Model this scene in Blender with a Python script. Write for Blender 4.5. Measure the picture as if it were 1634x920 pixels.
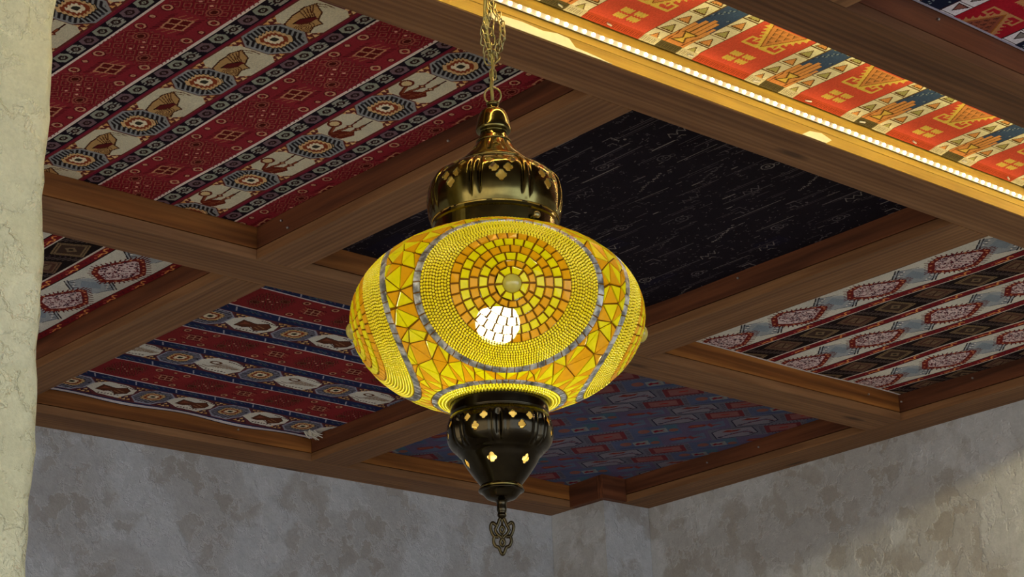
import bpy, bmesh, math, random
import numpy as np
from mathutils import Vector, Matrix, geometry

for o in list(bpy.data.objects): bpy.data.objects.remove(o, do_unlink=True)
SC = bpy.context.scene
COL = SC.collection
random.seed(7)
RNG = np.random.default_rng(11)
CZ = 1.60                      # camera height
ZB = CZ + 1.37                 # underside of every beam
ZC = ZB + 0.065                # ceiling carpets

# ------------------------------------------------------------------ camera
cam = bpy.data.cameras.new('camera')
cam.sensor_width = 36.0
cam.lens = 3357.65 / 1634 * 36.0
cam.clip_start = 0.05
cam_o = bpy.data.objects.new('camera', cam); COL.objects.link(cam_o)
R_ = Vector((0.746868, -0.663780, -0.039804)); U_ = Vector((-0.196920, -0.277949, 0.940195)); F_ = Vector((0.635146, 0.694364, 0.338303))
cam_o.matrix_world = Matrix(((R_.x, U_.x, -F_.x, 0), (R_.y, U_.y, -F_.y, 0), (R_.z, U_.z, -F_.z, CZ), (0, 0, 0, 1)))
SC.camera = cam_o

# ------------------------------------------------------------------ light and exposure
SKY = (0.70, 0.83, 1.06); SKY_STRENGTH = 2.95
BULB_STRENGTH = 30.0
LED_STRENGTH = 30.0
COVE_STRENGTH = 100.0
BAND_STRENGTH = 900.0
SC.view_settings.view_transform = 'Standard'
SC.view_settings.look = 'None'
SC.view_settings.exposure = 0.0
SC.view_settings.gamma = 1.0
SC.view_settings.use_curve_mapping = False
w = bpy.data.worlds.new('world'); SC.world = w; w.use_nodes = True
bg = w.node_tree.nodes['Background']
bg.inputs[1].default_value = SKY_STRENGTH
_t = w.node_tree; _tc = _t.nodes.new('ShaderNodeTexCoord'); _sx = _t.nodes.new('ShaderNodeSeparateXYZ'); _rp = _t.nodes.new('ShaderNodeValToRGB')
_mr = _t.nodes.new('ShaderNodeMapRange'); _mr.inputs[1].default_value = -0.95; _mr.inputs[2].default_value = 0.0
_t.links.new(_tc.outputs['Generated'], _sx.inputs[0]); _t.links.new(_sx.outputs[0], _mr.inputs[0]); _t.links.new(_mr.outputs[0], _rp.inputs[0])
_rp.color_ramp.elements[0].color = (0.74, 0.66, 0.56, 1); _rp.color_ramp.elements[0].position = 0.15
_rp.color_ramp.elements[1].color = (*SKY, 1); _rp.color_ramp.elements[1].position = 0.85
_t.links.new(_rp.outputs[0], bg.inputs[0])

# ------------------------------------------------------------------ node helpers
def lin(c):
    return tuple((v / 12.92 if v <= 0.04045 else ((v + 0.055) / 1.055) ** 2.4) for v in (x / 255 for x in c))

class N:
    def __init__(s, name):
        s.m = bpy.data.materials.new(name); s.m.use_nodes = True
        s.t = s.m.node_tree; s.t.nodes.clear()
        s.out = s.add('ShaderNodeOutputMaterial')
    def add(s, kind, **kw):
        n = s.t.nodes.new(kind)
        for k, v in kw.items():
            if k == 'ins':
                for i, x in v.items():
                    if isinstance(x, bpy.types.NodeSocket): s.t.links.new(x, n.inputs[i])
                    else: n.inputs[i].default_value = x
            else: setattr(n, k, v)
        return n
    def link(s, a, b): s.t.links.new(a, b)
    def ramp(s, fac, stops):
        r = s.add('ShaderNodeValToRGB'); s.link(fac, r.inputs[0])
        e = r.color_ramp.elements
        while len(e) < len(stops): e.new(0.5)
        for k, (p, c) in enumerate(stops):
            e[k].position = p; e[k].color = (*c, 1)
        return r.outputs[0]
    def mix(s, fac, a, b, mode='MIX'):
        n = s.add('ShaderNodeMix', data_type='RGBA', blend_type=mode)
        for sock, v in ((n.inputs[0], fac), (n.inputs[6], a), (n.inputs[7], b)):
            if isinstance(v, bpy.types.NodeSocket): s.link(v, sock)
            elif isinstance(v, (int, float)): sock.default_value = v
            else: sock.default_value = (*v, 1)
        return n.outputs[2]
    def coords(s, scale=(1, 1, 1), loc=(0, 0, 0)):
        tc = s.add('ShaderNodeTexCoord')
        mp = s.add('ShaderNodeMapping', ins={0: tc.outputs['Object']})
        mp.inputs['Scale'].default_value = scale; mp.inputs['Location'].default_value = loc
        return mp.outputs[0]
    def noise(s, vec, scale, detail=4, rough=0.55, dist=0.0):
        n = s.add('ShaderNodeTexNoise', ins={'Vector': vec, 'Scale': scale, 'Detail': detail, 'Roughness': rough, 'Distortion': dist})
        return n.outputs[0]
    def bsdf(s, base, rough=0.7, metal=0.0, spec=0.3, bump=None, strength=0.3, dist=0.002):
        b = s.add('ShaderNodeBsdfPrincipled')
        for k, v in (('Base Color', base), ('Roughness', rough), ('Metallic', metal), ('Specular IOR Level', spec)):
            if isinstance(v, bpy.types.NodeSocket): s.link(v, b.inputs[k])
            elif isinstance(v, tuple): b.inputs[k].default_value = (*v, 1)
            else: b.inputs[k].default_value = v
        if bump is not None:
            bn = s.add('ShaderNodeBump', ins={'Height': bump, 'Strength': strength, 'Distance': dist})
            s.link(bn.outputs[0], b.inputs['Normal'])
        s.link(b.outputs[0], s.out.inputs[0])
        return b

def wood(name, dark, mid, light, seed=0, stain=0.0):
    n = N(name)
    oi = n.add('ShaderNodeObjectInfo')
    tc = n.add('ShaderNodeTexCoord')
    off = n.add('ShaderNodeVectorMath', operation='SCALE', ins={0: (3.1, 7.7, 5.3)})
    n.link(oi.outputs['Random'], off.inputs['Scale'])
    ad = n.add('ShaderNodeVectorMath', operation='ADD', ins={0: tc.outputs['Object'], 1: off.outputs[0]})
    def mp(sc):
        m = n.add('ShaderNodeMapping', ins={0: ad.outputs[0]}); m.inputs['Scale'].default_value = sc
        m.inputs['Location'].default_value = (seed, seed * 2, 0); return m.outputs[0]
    fine = n.noise(mp((5, 210, 210)), 1.0, 5, 0.6, 0.4)
    ring = n.noise(mp((1.3, 30, 30)), 1.0, 3, 0.5, 1.2)
    w_ = n.add('ShaderNodeTexWave', wave_type='BANDS', bands_direction='Y',
               ins={'Vector': mp((0.5, 8, 8)), 'Scale': 3.0, 'Distortion': 9.0, 'Detail': 3, 'Detail Scale': 0.8})
    blot = n.noise(mp((3, 9, 9)), 1.0, 4, 0.6)
    c = n.ramp(ring, [(0.30, dark), (0.52, mid), (0.72, light)])
    c = n.mix(0.35, c, n.ramp(w_.outputs[1], [(0.25, dark), (0.8, light)]))
    c = n.mix(0.55, c, n.ramp(fine, [(0.3, (0.68, 0.66, 0.64)), (0.65, (1.08, 1.08, 1.08))]), 'MULTIPLY')
    c = n.mix(0.6, c, n.ramp(blot, [(0.32, (0.74, 0.70, 0.66)), (0.6, (1.08, 1.08, 1.08))]), 'MULTIPLY')
    vor = n.add('ShaderNodeTexVoronoi', ins={'Vector': mp((2.6, 11, 11)), 'Scale': 1.0})
    c = n.mix(n.ramp(vor.outputs[0], [(0.05, (0.85, 0.85, 0.85)), (0.13, (0, 0, 0))]), c, tuple(v * 0.35 for v in dark))
    if stain:
        st = n.noise(mp((14, 30, 30)), 1.0, 6, 0.75)
        c = n.mix(n.ramp(st, [(0.70, (0, 0, 0)), (0.80, (stain, stain, stain))]), c, (0.42, 0.38, 0.32))
    n.bsdf(c, 0.62, 0, 0.25, fine, 0.35, 0.002)
    return n.m

W_BEAM = wood('stained_beam_wood', lin((110, 74, 45)), lin((134, 94, 58)), lin((152, 110, 72)), 0, 0.5)
W_SIDE = wood('red_brown_wood', lin((68, 36, 20)), lin((98, 54, 30)), lin((122, 72, 42)), 4)
W_BATTEN = wood('orange_brown_wood', lin((98, 56, 22)), lin((150, 92, 38)), lin((180, 118, 54)), 9)
W_LIT = wood('strip_lit_wood', lin((126, 98, 28)), lin((144, 114, 34)), lin((158, 128, 46)), 6)  # beam wood lightened to golden; the strip's glow is put into the colour
W_DARK = wood('dark_beam_wood', lin((84, 54, 32)), lin((108, 72, 43)), lin((128, 88, 54)), 3, 0.4)
W_DECK = wood('dark_deck_wood', lin((50, 32, 20)), lin((70, 44, 26)), lin((90, 58, 34)), 2)

def plaster(name, base, patch, bumpy=1.0):
    n = N(name)
    v = n.coords()
    wob = n.add('ShaderNodeTexNoise', ins={'Vector': v, 'Scale': 26.0, 'Detail': 4.0, 'Roughness': 0.65})
    dv = n.add('ShaderNodeVectorMath', operation='MULTIPLY_ADD', ins={0: wob.outputs[1], 1: (0.05, 0.05, 0.05), 2: v})
    big = n.noise(dv.outputs[0], 5.0, 4, 0.5)
    bl2 = n.noise(dv.outputs[0], 13.0, 5, 0.6)
    mid = n.noise(v, 42, 6, 0.65)
    fine = n.noise(v, 190, 4, 0.6)
    m = n.ramp(big, [(0.44, (0, 0, 0)), (0.49, (0.75, 0.75, 0.75)), (0.62, (1, 1, 1))])
    m2 = n.ramp(bl2, [(0.46, (0, 0, 0)), (0.52, (1, 1, 1))])
    c = n.mix(m, base, patch)
    c = n.mix(n.mix(0.5, (0, 0, 0), m2), c, tuple(x * 0.93 for x in base))
    c = n.mix(1.0, c, n.ramp(mid, [(0.36, (0.93, 0.93, 0.93)), (0.62, (1.05, 1.05, 1.05))]), 'MULTIPLY')
    c = n.mix(1.0, c, n.ramp(fine, [(0.3, (0.93, 0.93, 0.93)), (0.7, (1.05, 1.05, 1.05))]), 'MULTIPLY')
    rim = n.ramp(bl2, [(0.45, (0, 0, 0)), (0.485, (1, 1, 1)), (0.52, (0, 0, 0))])  # highlights along the plaster ridges, painted as thin pale lines
    c = n.mix(n.mix(0.35, (0, 0, 0), rim), c, tuple(min(1, x * 1.35) for x in base))
    h = None
    for q, k in ((m2, 0.8), (m, -0.6), (mid, 0.7), (fine, 0.3)):
        a = n.add('ShaderNodeMath', operation='MULTIPLY_ADD', ins={0: q, 1: k, 2: 0.0 if h is None else h.outputs[0]}); h = a
    n.bsdf(c, 0.88, 0, 0.12, h.outputs[0], 0.5 * bumpy, 0.006)
    return n.m
PLASTER = plaster('grey_plaster', lin((182, 183, 182)), lin((156, 151, 143)))
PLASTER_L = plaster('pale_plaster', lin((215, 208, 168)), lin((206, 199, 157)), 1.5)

def simple(name, c, rough=0.6, metal=0.0, spec=0.3):
    n = N(name)
    nz = n.noise(n.coords(), 60, 3)
    n.bsdf(n.mix(0.25, c, n.ramp(nz, [(0.3, (0.7, 0.7, 0.7)), (0.7, (1.1, 1.1, 1.1))]), 'MULTIPLY'), rough, metal, spec)
    return n.m
FLOOR_M = simple('stone_floor', lin((178, 170, 158)), 0.7)
NAIL_M = simple('nail_steel', (0.5, 0.5, 0.48), 0.4, 1.0)
TAPE_M = simple('led_tape', (0.34, 0.30, 0.26), 0.5)
YARN_M = simple('cream_yarn', lin((205, 198, 180)), 0.9)
SMEAR_M = simple('plaster_smear', lin((196, 186, 150)), 0.9)

def emis(name, col, s):
    n = N(name)
    e = n.add('ShaderNodeEmission', ins={0: (*col, 1), 1: s}); n.link(e.outputs[0], n.out.inputs[0]); return n.m
LED_M = emis('led_glow', (1.0, 0.80, 0.42), LED_STRENGTH)
COVE_M = emis('warm_led_glow', (1.0, 0.82, 0.38), COVE_STRENGTH)
BAND_M = emis('added_tube_glow', (1.0, 0.86, 0.42), BAND_STRENGTH)
BULB_M = emis('bulb_glow', (1.0, 0.95, 0.70), BULB_STRENGTH)

def brass(name, a, b, rough):
    n = N(name)
    nz = n.noise(n.coords(), 35, 5, 0.6)
    c = n.ramp(nz, [(0.35, a), (0.7, b)])
    r = n.ramp(nz, [(0.3, (rough, rough, rough)), (0.7, (rough + 0.10,) * 3)])
    n.bsdf(c, r, 1.0, 0.5); return n.m
BRASS = brass('antique_brass', (0.125, 0.098, 0.030), (0.22, 0.175, 0.054), 0.11)
BRASS_D = brass('dark_bronze', (0.028, 0.022, 0.014), (0.050, 0.040, 0.022), 0.10)
BRASS_C = brass('chain_brass', (0.20, 0.165, 0.07), (0.34, 0.285, 0.125), 0.28)

FINIAL_M = brass('old_bronze', (0.05, 0.04, 0.02), (0.11, 0.085, 0.04), 0.30)
BRASS_I = brass('inner_brass', (0.75, 0.58, 0.22), (0.85, 0.68, 0.28), 0.45)
def glass(name, c, dens=0.10, seeT=(1, 0.92, 0.5), gl=0.5, dif=0.35):
    n = N(name)
    oi = n.noise(n.coords(), 90, 3)
    cc = n.mix(0.35, c, n.ramp(oi, [(0.3, (0.75, 0.75, 0.75)), (0.7, (1.15, 1.15, 1.15))]), 'MULTIPLY')
    d = n.add('ShaderNodeBsdfDiffuse'); n.link(cc, d.inputs[0])
    t = n.add('ShaderNodeBsdfTranslucent'); n.link(cc, t.inputs[0])
    m1 = n.add('ShaderNodeMixShader', ins={0: 1 - dif, 1: d.outputs[0], 2: t.outputs[0]})
    tr = n.add('ShaderNodeBsdfTransparent', ins={0: (*seeT, 1)})
    m2 = n.add('ShaderNodeMixShader', ins={0: dens, 1: m1.outputs[0], 2: tr.outputs[0]})
    g = n.add('ShaderNodeBsdfGlossy', ins={0: (1, 1, 1, 1), 1: 0.12})
    fr = n.add('ShaderNodeFresnel', ins={0: 1.45})
    fm = n.add('ShaderNodeMath', operation='MULTIPLY', ins={0: fr.outputs[0], 1: gl})
    m3 = n.add('ShaderNodeMixShader', ins={0: fm.outputs[0], 1: m2.outputs[0], 2: g.outputs[0]})
    n.link(m3.outputs[0], n.out.inputs[0]); return n.m
G_YEL = glass('yellow_glass', (0.86, 0.80, 0.004), 0.12, (1, 0.97, 0.78))
G_ORA = glass('orange_glass', (0.80, 0.40, 0.006), 0.11, (1, 0.93, 0.7))
G_GRT = glass('brown_grout', (0.15, 0.065, 0.004), 0.0, gl=0.1)
G_BEAD = glass('gold_bead_glass', (0.84, 0.71, 0.006), 0.07, gl=1.0)
G_GAP = glass('bead_gap_grout', (0.16, 0.105, 0.004), 0.0, gl=0.1)
n_ = N('mirror_tile'); n_.bsdf(n_.ramp(n_.noise(n_.coords(), 85, 2), [(0.36, (0.20, 0.20, 0.18)), (0.64, (0.92, 0.91, 0.82))]), 0.30, 0.45); G_SIL = n_.m
G_CAB = glass('cabochon_glass', (0.62, 0.55, 0.14), 0.10, gl=1.5, dif=0.5)

# ------------------------------------------------------------------ object helpers
def mesh_obj(name, verts, faces, mats, parent=None, loc=(0, 0, 0), rotz=0.0, smooth=False, midx=None, bevel=0.0):
    me = bpy.data.meshes.new(name)
    me.from_pydata([tuple(v) for v in verts], [], [tuple(f) for f in faces])
    for m in (mats if isinstance(mats, (list, tuple)) else [mats]): me.materials.append(m)
    if midx is not None: me.polygons.foreach_set('material_index', np.asarray(midx, dtype=np.int32))
    if smooth: me.polygons.foreach_set('use_smooth', [True] * len(me.polygons))
    if bevel:
        bm = bmesh.new(); bm.from_mesh(me)
        bmesh.ops.bevel(bm, geom=bm.edges[:], offset=bevel, segments=2, affect='EDGES', profile=0.6)
        bm.to_mesh(me); bm.free()
    me.update()
    o = bpy.data.objects.new(name, me); COL.objects.link(o)
    o.location = loc; o.rotation_euler = (0, 0, rotz)
    if parent: o.parent = parent
    return o

def box(x0, y0, z0, x1, y1, z1):
    v = [(x0, y0, z0), (x1, y0, z0), (x1, y1, z0), (x0, y1, z0), (x0, y0, z1), (x1, y0, z1), (x1, y1, z1), (x0, y1, z1)]
    f = [(0, 3, 2, 1), (4, 5, 6, 7), (0, 1, 5, 4), (1, 2, 6, 5), (2, 3, 7, 6), (3, 0, 4, 7)]
    return v, f

def join(parts):
    V, Fc = [], []
    for v, f in parts:
        b = len(V); V += list(v); Fc += [tuple(i + b for i in q) for q in f]
    return V, Fc

def tag(o, label, cat, group=None, kind=None):
    o['label'] = label; o['category'] = cat
    if group: o['group'] = group
    if kind: o['kind'] = kind
    return o

def struct(o, label=None, cat=None):
    o['kind'] = 'structure'
    if label: o['label'] = label; o['category'] = cat
    return o

def tube(pts, r, seg=8, closed=False):
    pts = [Vector(p) for p in pts]; n = len(pts); V = []; Fc = []
    rs = r if isinstance(r, (list, tuple)) else [r] * n
    up = Vector((0.31, 0.17, 0.93))
    for i, p in enumerate(pts):
        a = pts[(i - 1) % n] if (closed or i > 0) else p
        b = pts[(i + 1) % n] if (closed or i < n - 1) else p
        d = (b - a).normalized()
        s = d.cross(up)
        if s.length < 1e-3: s = d.cross(Vector((1, 0, 0)))
        s.normalize(); t = s.cross(d)
        for k in range(seg):
            an = 2 * math.pi * k / seg
            V.append(tuple(p + (s * math.cos(an) + t * math.sin(an)) * rs[i]))
    for i in range(n if closed else n - 1):
        j = (i + 1) % n
        for k in range(seg):
            k2 = (k + 1) % seg
            Fc.append((i * seg + k, i * seg + k2, j * seg + k2, j * seg + k))
    if not closed:
        Fc.append(tuple(range(seg))[::-1]); Fc.append(tuple((n - 1) * seg + k for k in range(seg)))
    return V, Fc

# ------------------------------------------------------------------ room shell
XW, YW = 4.063, 4.133          # right wall, far wall
PX, PY = 3.891, 3.925          # corner pillar faces
def shell(name, b, mat, label, cat):
    v, f = box(*b); return struct(mesh_obj(name, v, f, mat), label, cat)
shell('floor', (-6, -8, -0.1, 4.5, 4.5, 0), FLOOR_M, 'pale stone floor under the carpeted ceiling', 'floor')
shell('wall_right', (XW, -2.2, 0, XW + 0.2, YW + 0.2, ZC + 0.03), PLASTER, 'rough grey plaster wall on the right, crossed by a band of warm light', 'wall')
shell('wall_far', (-2.2, YW, 0, XW - 0.001, YW + 0.2, ZC + 0.03), PLASTER, 'rough bluish grey plaster wall at the back, left of the corner pillar', 'wall')
shell('wall_corner', (PX, PY, 0, XW - 0.001, YW - 0.001, ZB + 0.004), PLASTER, 'square plaster pillar projecting from the far corner', 'pillar')
shell('ceiling', (-2.2, -2.2, ZC + 0.012, XW + 0.2, YW + 0.2, ZC + 0.06), W_DECK, 'boarded ceiling deck above the carpets', 'ceiling')

def left_wall():
    # rounded, slightly uneven plaster end of the wall at the left edge
    x0, x1, y0, y1 = 0.30, 1.1035, 1.989, 2.26
    prof = []
    for k in range(9):
        a = -math.pi / 2 + (math.pi / 2) * k / 8
        prof.append((x1 - 0.022 + 0.022 * math.cos(a), y0 + 0.022 + 0.022 * math.sin(a)))
    prof = [(x0, y0), (0.7, y0), (0.95, y0)] + prof + [(x1, y1), (x0, y1)]
    nz = 150; V = []; Fc = []; m = len(prof)
    for i in range(nz + 1):
        z = (ZB - 0.001) * i / nz
        for j, (x, y) in enumerate(prof):
            e = 0.0018 * math.sin(z * 9.1) + 0.002 * math.sin(z * 31 + 1) + 0.0012 * math.sin(z * 77) + random.uniform(-.0012, .0012)
            V.append((x + (e + .009 + .0145 * (z - CZ - .82) if 3 <= j <= 12 else 0), y + (random.uniform(-.0008, .0008) if 0 < j < 12 else 0), z))
    for i in range(nz):
        for j in range(m):
            k = (j + 1) % m
            Fc.append((i * m + j, i * m + k, (i + 1) * m + k, (i + 1) * m + j))
    Fc.append(tuple(range(m))[::-1]); Fc.append(tuple(nz * m + j for j in range(m)))
    struct(mesh_obj('wall_left', V, Fc, PLASTER_L, smooth=True), 'pale plaster wall end at the left edge, its corner lit yellow', 'wall')
left_wall()

# ------------------------------------------------------------------ beams
SEAM = 0.0215
def beam(label, axis, a0, a1, c0, c1, faces=('n', 'f'), core=None, lit_face=False, side=None, group=None, cap=ZC + 0.011, nails=()):
    """axis 'x' or 'y'; a0..a1 its run, c0..c1 its width. faces: near(low) / far(high) side boards"""
    core = core or W_BEAM
    L = a1 - a0; wd = c1 - c0; mid = (c0 + c1) / 2
    v, f = box(0, -wd / 2, 0, L, wd / 2, SEAM - 0.0018)
    v2, f2 = box(0, -wd / 2 + 0.014, SEAM - 0.004, L, wd / 2 - 0.014, cap - ZB)
    V, Fc = join([(v, f), (v2, f2)])
    if axis == 'x': loc, rz = (a0, mid, ZB), 0.0
    else: loc, rz = (mid, a0, ZB), math.pi / 2
    o = mesh_obj('ceiling_beam', V, Fc, core, loc=loc, rotz=rz, bevel=0.0012)
    tag(o, label, 'beam', group or 'wooden ceiling beams', 'thing')
    for s in faces:
        # local +y is the far side for x-beams, the low-x side for y-beams
        sg = {'n': -1, 'f': 1}[s] * (1 if axis == 'x' else -1)
        ya, yb = sorted((sg * (wd / 2 - 0.0145), sg * (wd / 2 - 0.0006)))
        v, f = box(0, ya, SEAM, L, yb, cap - ZB - 0.004)
        mesh_obj('batten', v, f, W_LIT if (lit_face and s == 'n') else side if side else W_BATTEN if axis == 'x' else W_SIDE, parent=o, bevel=0.001)
        if lit_face and s == 'n':
            v, f = box(0, -wd / 2 - 0.0016, 0.0008, L, -wd / 2 + 0.0005, SEAM - 0.0024)  # thin facing added to carry the lit yellow over the lower face
            q = mesh_obj('lit_facing', v, f, W_LIT, parent=o); q['label'] = 'added facing board coloured golden for the glow of the strip'
    for (s, al, zz) in nails:
        sg = {'n': -1, 'f': 1}[s] * (1 if axis == 'x' else -1)
        y = sg * wd / 2
        V, Fc = tube([(al, y - sg * 0.004, zz), (al, y + sg * 0.003, zz), (al, y + sg * 0.0045, zz)], [0.0012, 0.0024, 0.0014], 8)
        mesh_obj('nail', V, Fc, NAIL_M, parent=o)
    return o
XL = -0.6
u0 = beam('dark wooden ceiling beam nearest the camera, crossing the top right corner', 'x', XL, 3.957, 1.655, 1.753, core=W_DARK, side=W_SIDE, nails=(('n', 3.0, .05),))
u1 = beam('long wooden ceiling beam carrying the bright strip of small lights', 'x', XL, 3.957, 1.9905, 2.086, lit_face=True)
u2 = beam('long wooden ceiling beam running behind the lamp globe, left side to right wall', 'x', XL, 3.957, 2.967, 3.072, nails=(('n', 4.44, .045), ('n', 2.79, .05), ('n', 3.78, .045)))
u3 = beam('wooden wall beam along the top of the far bluish wall', 'x', XL, PX - 0.0005, 4.034, 4.133, faces=('n',), nails=(('n', 3.38, .045), ('n', 3.70, .042)))
v3 = beam('wooden wall beam along the top of the right wall', 'y', -1.2, 3.9245, 3.958, 4.063, faces=('n',), nails=(('n', 4.16, .045), ('n', 4.62, .04), ('n', 4.80, .04), ('n', 3.95, .05)))
v1a = beam('short crossbeam between the red figured carpet and the black carpet', 'y', 2.087, 2.966, 2.084, 2.180, nails=(('n', .78, .03), ('n', .33, .04), ('n', .80, .05)))
v1b = beam('short crossbeam at far left between the white lozenge carpet and the navy carpet', 'y', 3.073, 4.033, 2.084, 2.180)
v2a = beam('short crossbeam between the black carpet and the white lozenge carpet on the right', 'y', 2.087, 2.966, 2.997, 3.106, nails=(('n', .52, .05),))
v2b = beam('short crossbeam below the globe between the navy carpet and the blue brick-pattern carpet', 'y', 3.073, 4.033, 2.997, 3.106)
v1h = beam('stub of crossbeam meeting the nearest beam at the top edge', 'y', 0.70, 1.654, 2.084, 2.180)

def trim_board(name, label, b):
    v, f = box(*b)
    if b[4] - b[1] > b[3] - b[0]:
        o = mesh_obj(name, [(y - b[1], b[0] - x, z - b[2]) for x, y, z in v], f, W_SIDE, loc=(b[0], b[1], b[2]), rotz=math.pi / 2, bevel=0.001)
    else: o = mesh_obj(name, [(x - b[0], y - b[1], z - b[2]) for x, y, z in v], f, W_SIDE, loc=(b[0], b[1], b[2]), bevel=0.001)
    return tag(o, label, 'trim board', 'boards on the corner pillar', 'thing')
trim_board('trim_board', 'short wooden board on the left side of the corner pillar', (PX - 0.022, PY + 0.0005, ZB, PX - 0.0005, 4.0335, ZC + 0.01))
trim_board('trim_board', 'short wooden board on the front of the corner pillar', (PX - 0.022, PY - 0.0225, ZB, 3.9565, PY - 0.0005, ZC + 0.01))

# plaster smeared along the lower edge of the lit beam face
def smear(pts, parent):
    V = [(x, -0.0490 - (0.0016 if k else 0.0), z) for k in (1, 0) for x, z in pts]; m = len(pts)
    Fc = [tuple(range(m))] + [(j, j + m, (j + 1) % m + m, (j + 1) % m) for j in range(m)]
    mesh_obj('plaster_smear', V, Fc, SMEAR_M, parent=parent)
smear([(1.79 - XL, .001), (1.97 - XL, .001), (2.04 - XL, .0008), (2.005 - XL, .004), (1.965 - XL, .006), (1.953 - XL, .0165), (1.93 - XL, .018), (1.90 - XL, .0135), (1.86 - XL, .0155), (1.80 - XL, .012)], u1)
smear([(2.47 - XL, .001), (2.53 - XL, .001), (2.545 - XL, .010), (2.52 - XL, .016), (2.49 - XL, .012)], u1)

# ------------------------------------------------------------------ carpets: knots painted on a canvas, one colour per woven face
class Canvas:
    def __init__(s, x0, x1, y0, y1, res=1.5):
        s.x0, s.x1, s.y0, s.y1, s.r = x0, x1, y0, y1, res
        s.nx = int(round((x1 - x0) / res)); s.ny = int(round((y1 - y0) / res))
        s.a = np.zeros((s.ny, s.nx), dtype=np.uint8); s.pal = []; s.key = {}
    def c(s, rgb):
        if rgb not in s.key: s.key[rgb] = len(s.pal); s.pal.append(rgb)
        return s.key[rgb]
    def win(s, xa, ya, xb, yb):
        i0 = max(0, int((xa - s.x0) / s.r) - 1); i1 = min(s.nx, int((xb - s.x0) / s.r) + 2)
        j0 = max(0, int((ya - s.y0) / s.r) - 1); j1 = min(s.ny, int((yb - s.y0) / s.r) + 2)
        if i1 <= i0 or j1 <= j0: return None
        X = s.x0 + (np.arange(i0, i1) + .5) * s.r; Y = s.y0 + (np.arange(j0, j1) + .5) * s.r
        return (slice(j0, j1), slice(i0, i1)), *np.meshgrid(X, Y)
    def rect(s, xa, ya, xb, yb, col):
        q = s.win(xa, ya, xb, yb)
        if q: s.a[q[0]][(q[1] >= xa) & (q[1] < xb) & (q[2] >= ya) & (q[2] < yb)] = s.c(col)

class Fr:
    """motif frame: p runs to the right and q downwards as one looks up at the carpet"""
    def __init__(s, cv, cx, cy, ep, eq, flip=1): s.v, s.cx, s.cy, s.ep, s.eq, s.f = cv, cx, cy, ep, eq, flip
    def area(s, ext):
        q = s.v.win(s.cx - ext, s.cy - ext, s.cx + ext, s.cy + ext)
        if not q: return None
        dx, dy = q[1] - s.cx, q[2] - s.cy
        return q[0], (dx * s.ep[0] + dy * s.ep[1]) * s.f, dx * s.eq[0] + dy * s.eq[1]
    def mask(s, ext, fn, col):
        q = s.area(ext * 1.5)
        if q: s.v.a[q[0]][fn(q[1], q[2])] = s.v.c(col)
    def poly(s, pts, col):
        ext = max(max(abs(a), abs(b)) for a, b in pts)
        q = s.area(ext * 1.5)
        if not q: return
        P, Q = q[1], q[2]; m = np.zeros(P.shape, bool); n = len(pts)
        for i in range(n):
            (a, b), (c, d) = pts[i], pts[(i + 1) % n]
            if b == d: continue
            k = ((b > Q) != (d > Q)) & (P < (c - a) * (Q - b) / (d - b) + a); m ^= k
        s.v.a[q[0]][m] = s.v.c(col)
    def line(s, pts, wd, col, closed=False):
        ext = max(max(abs(a), abs(b)) for a, b in pts) + wd
        q = s.area(ext * 1.5)
        if not q: return
        P, Q = q[1], q[2]; m = np.zeros(P.shape, bool)
        pp = list(pts) + ([pts[0]] if closed else [])
        for (a, b), (c, d) in zip(pp[:-1], pp[1:]):
            L = (c - a) ** 2 + (d - b) ** 2 + 1e-9
            t = np.clip(((P - a) * (c - a) + (Q - b) * (d - b)) / L, 0, 1)
            m |= (P - a - t * (c - a)) ** 2 + (Q - b - t * (d - b)) ** 2 < (wd / 2) ** 2
        s.v.a[q[0]][m] = s.v.c(col)
    def ell(s, p, q0, rp, rq, col, inner=0.0):
        s.mask(max(abs(p) + rp, abs(q0) + rq), lambda P, Q: (lambda e: (e < 1) & (e >= inner))(((P - p) / rp) ** 2 + ((Q - q0) / rq) ** 2), col)

def octf(P, Q, k=0.70): return np.maximum(np.maximum(abs(P), abs(Q)), (abs(P) + abs(Q)) * k)
EY = ((0, -1), (1, 0))      # stripes running away from the camera
EX = ((1, 0), (0, 1))       # stripes running across

CARPET_MATS = {}
def carpet_mat(name, gain):
    n = N(name)
    at = n.add('ShaderNodeAttribute', attribute_name='knots')
    v = n.coords()
    wv = n.noise(n.coords((900, 260, 260)), 1.0, 2, 0.6)
    wv2 = n.noise(v, 14, 4, 0.6)
    c = n.mix(1.0, at.outputs['Color'], (gain, gain, gain), 'MULTIPLY')
    c = n.mix(0.8, c, n.ramp(wv, [(0.3, (0.72, 0.72, 0.72)), (0.7, (1.18, 1.18, 1.18))]), 'MULTIPLY')
    c = n.mix(0.6, c, n.ramp(wv2, [(0.3, (0.8, 0.8, 0.8)), (0.7, (1.12, 1.12, 1.12))]), 'MULTIPLY')
    n.bsdf(c, 0.95, 0, 0.05, wv, 0.3, 0.001)
    return n.m

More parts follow.
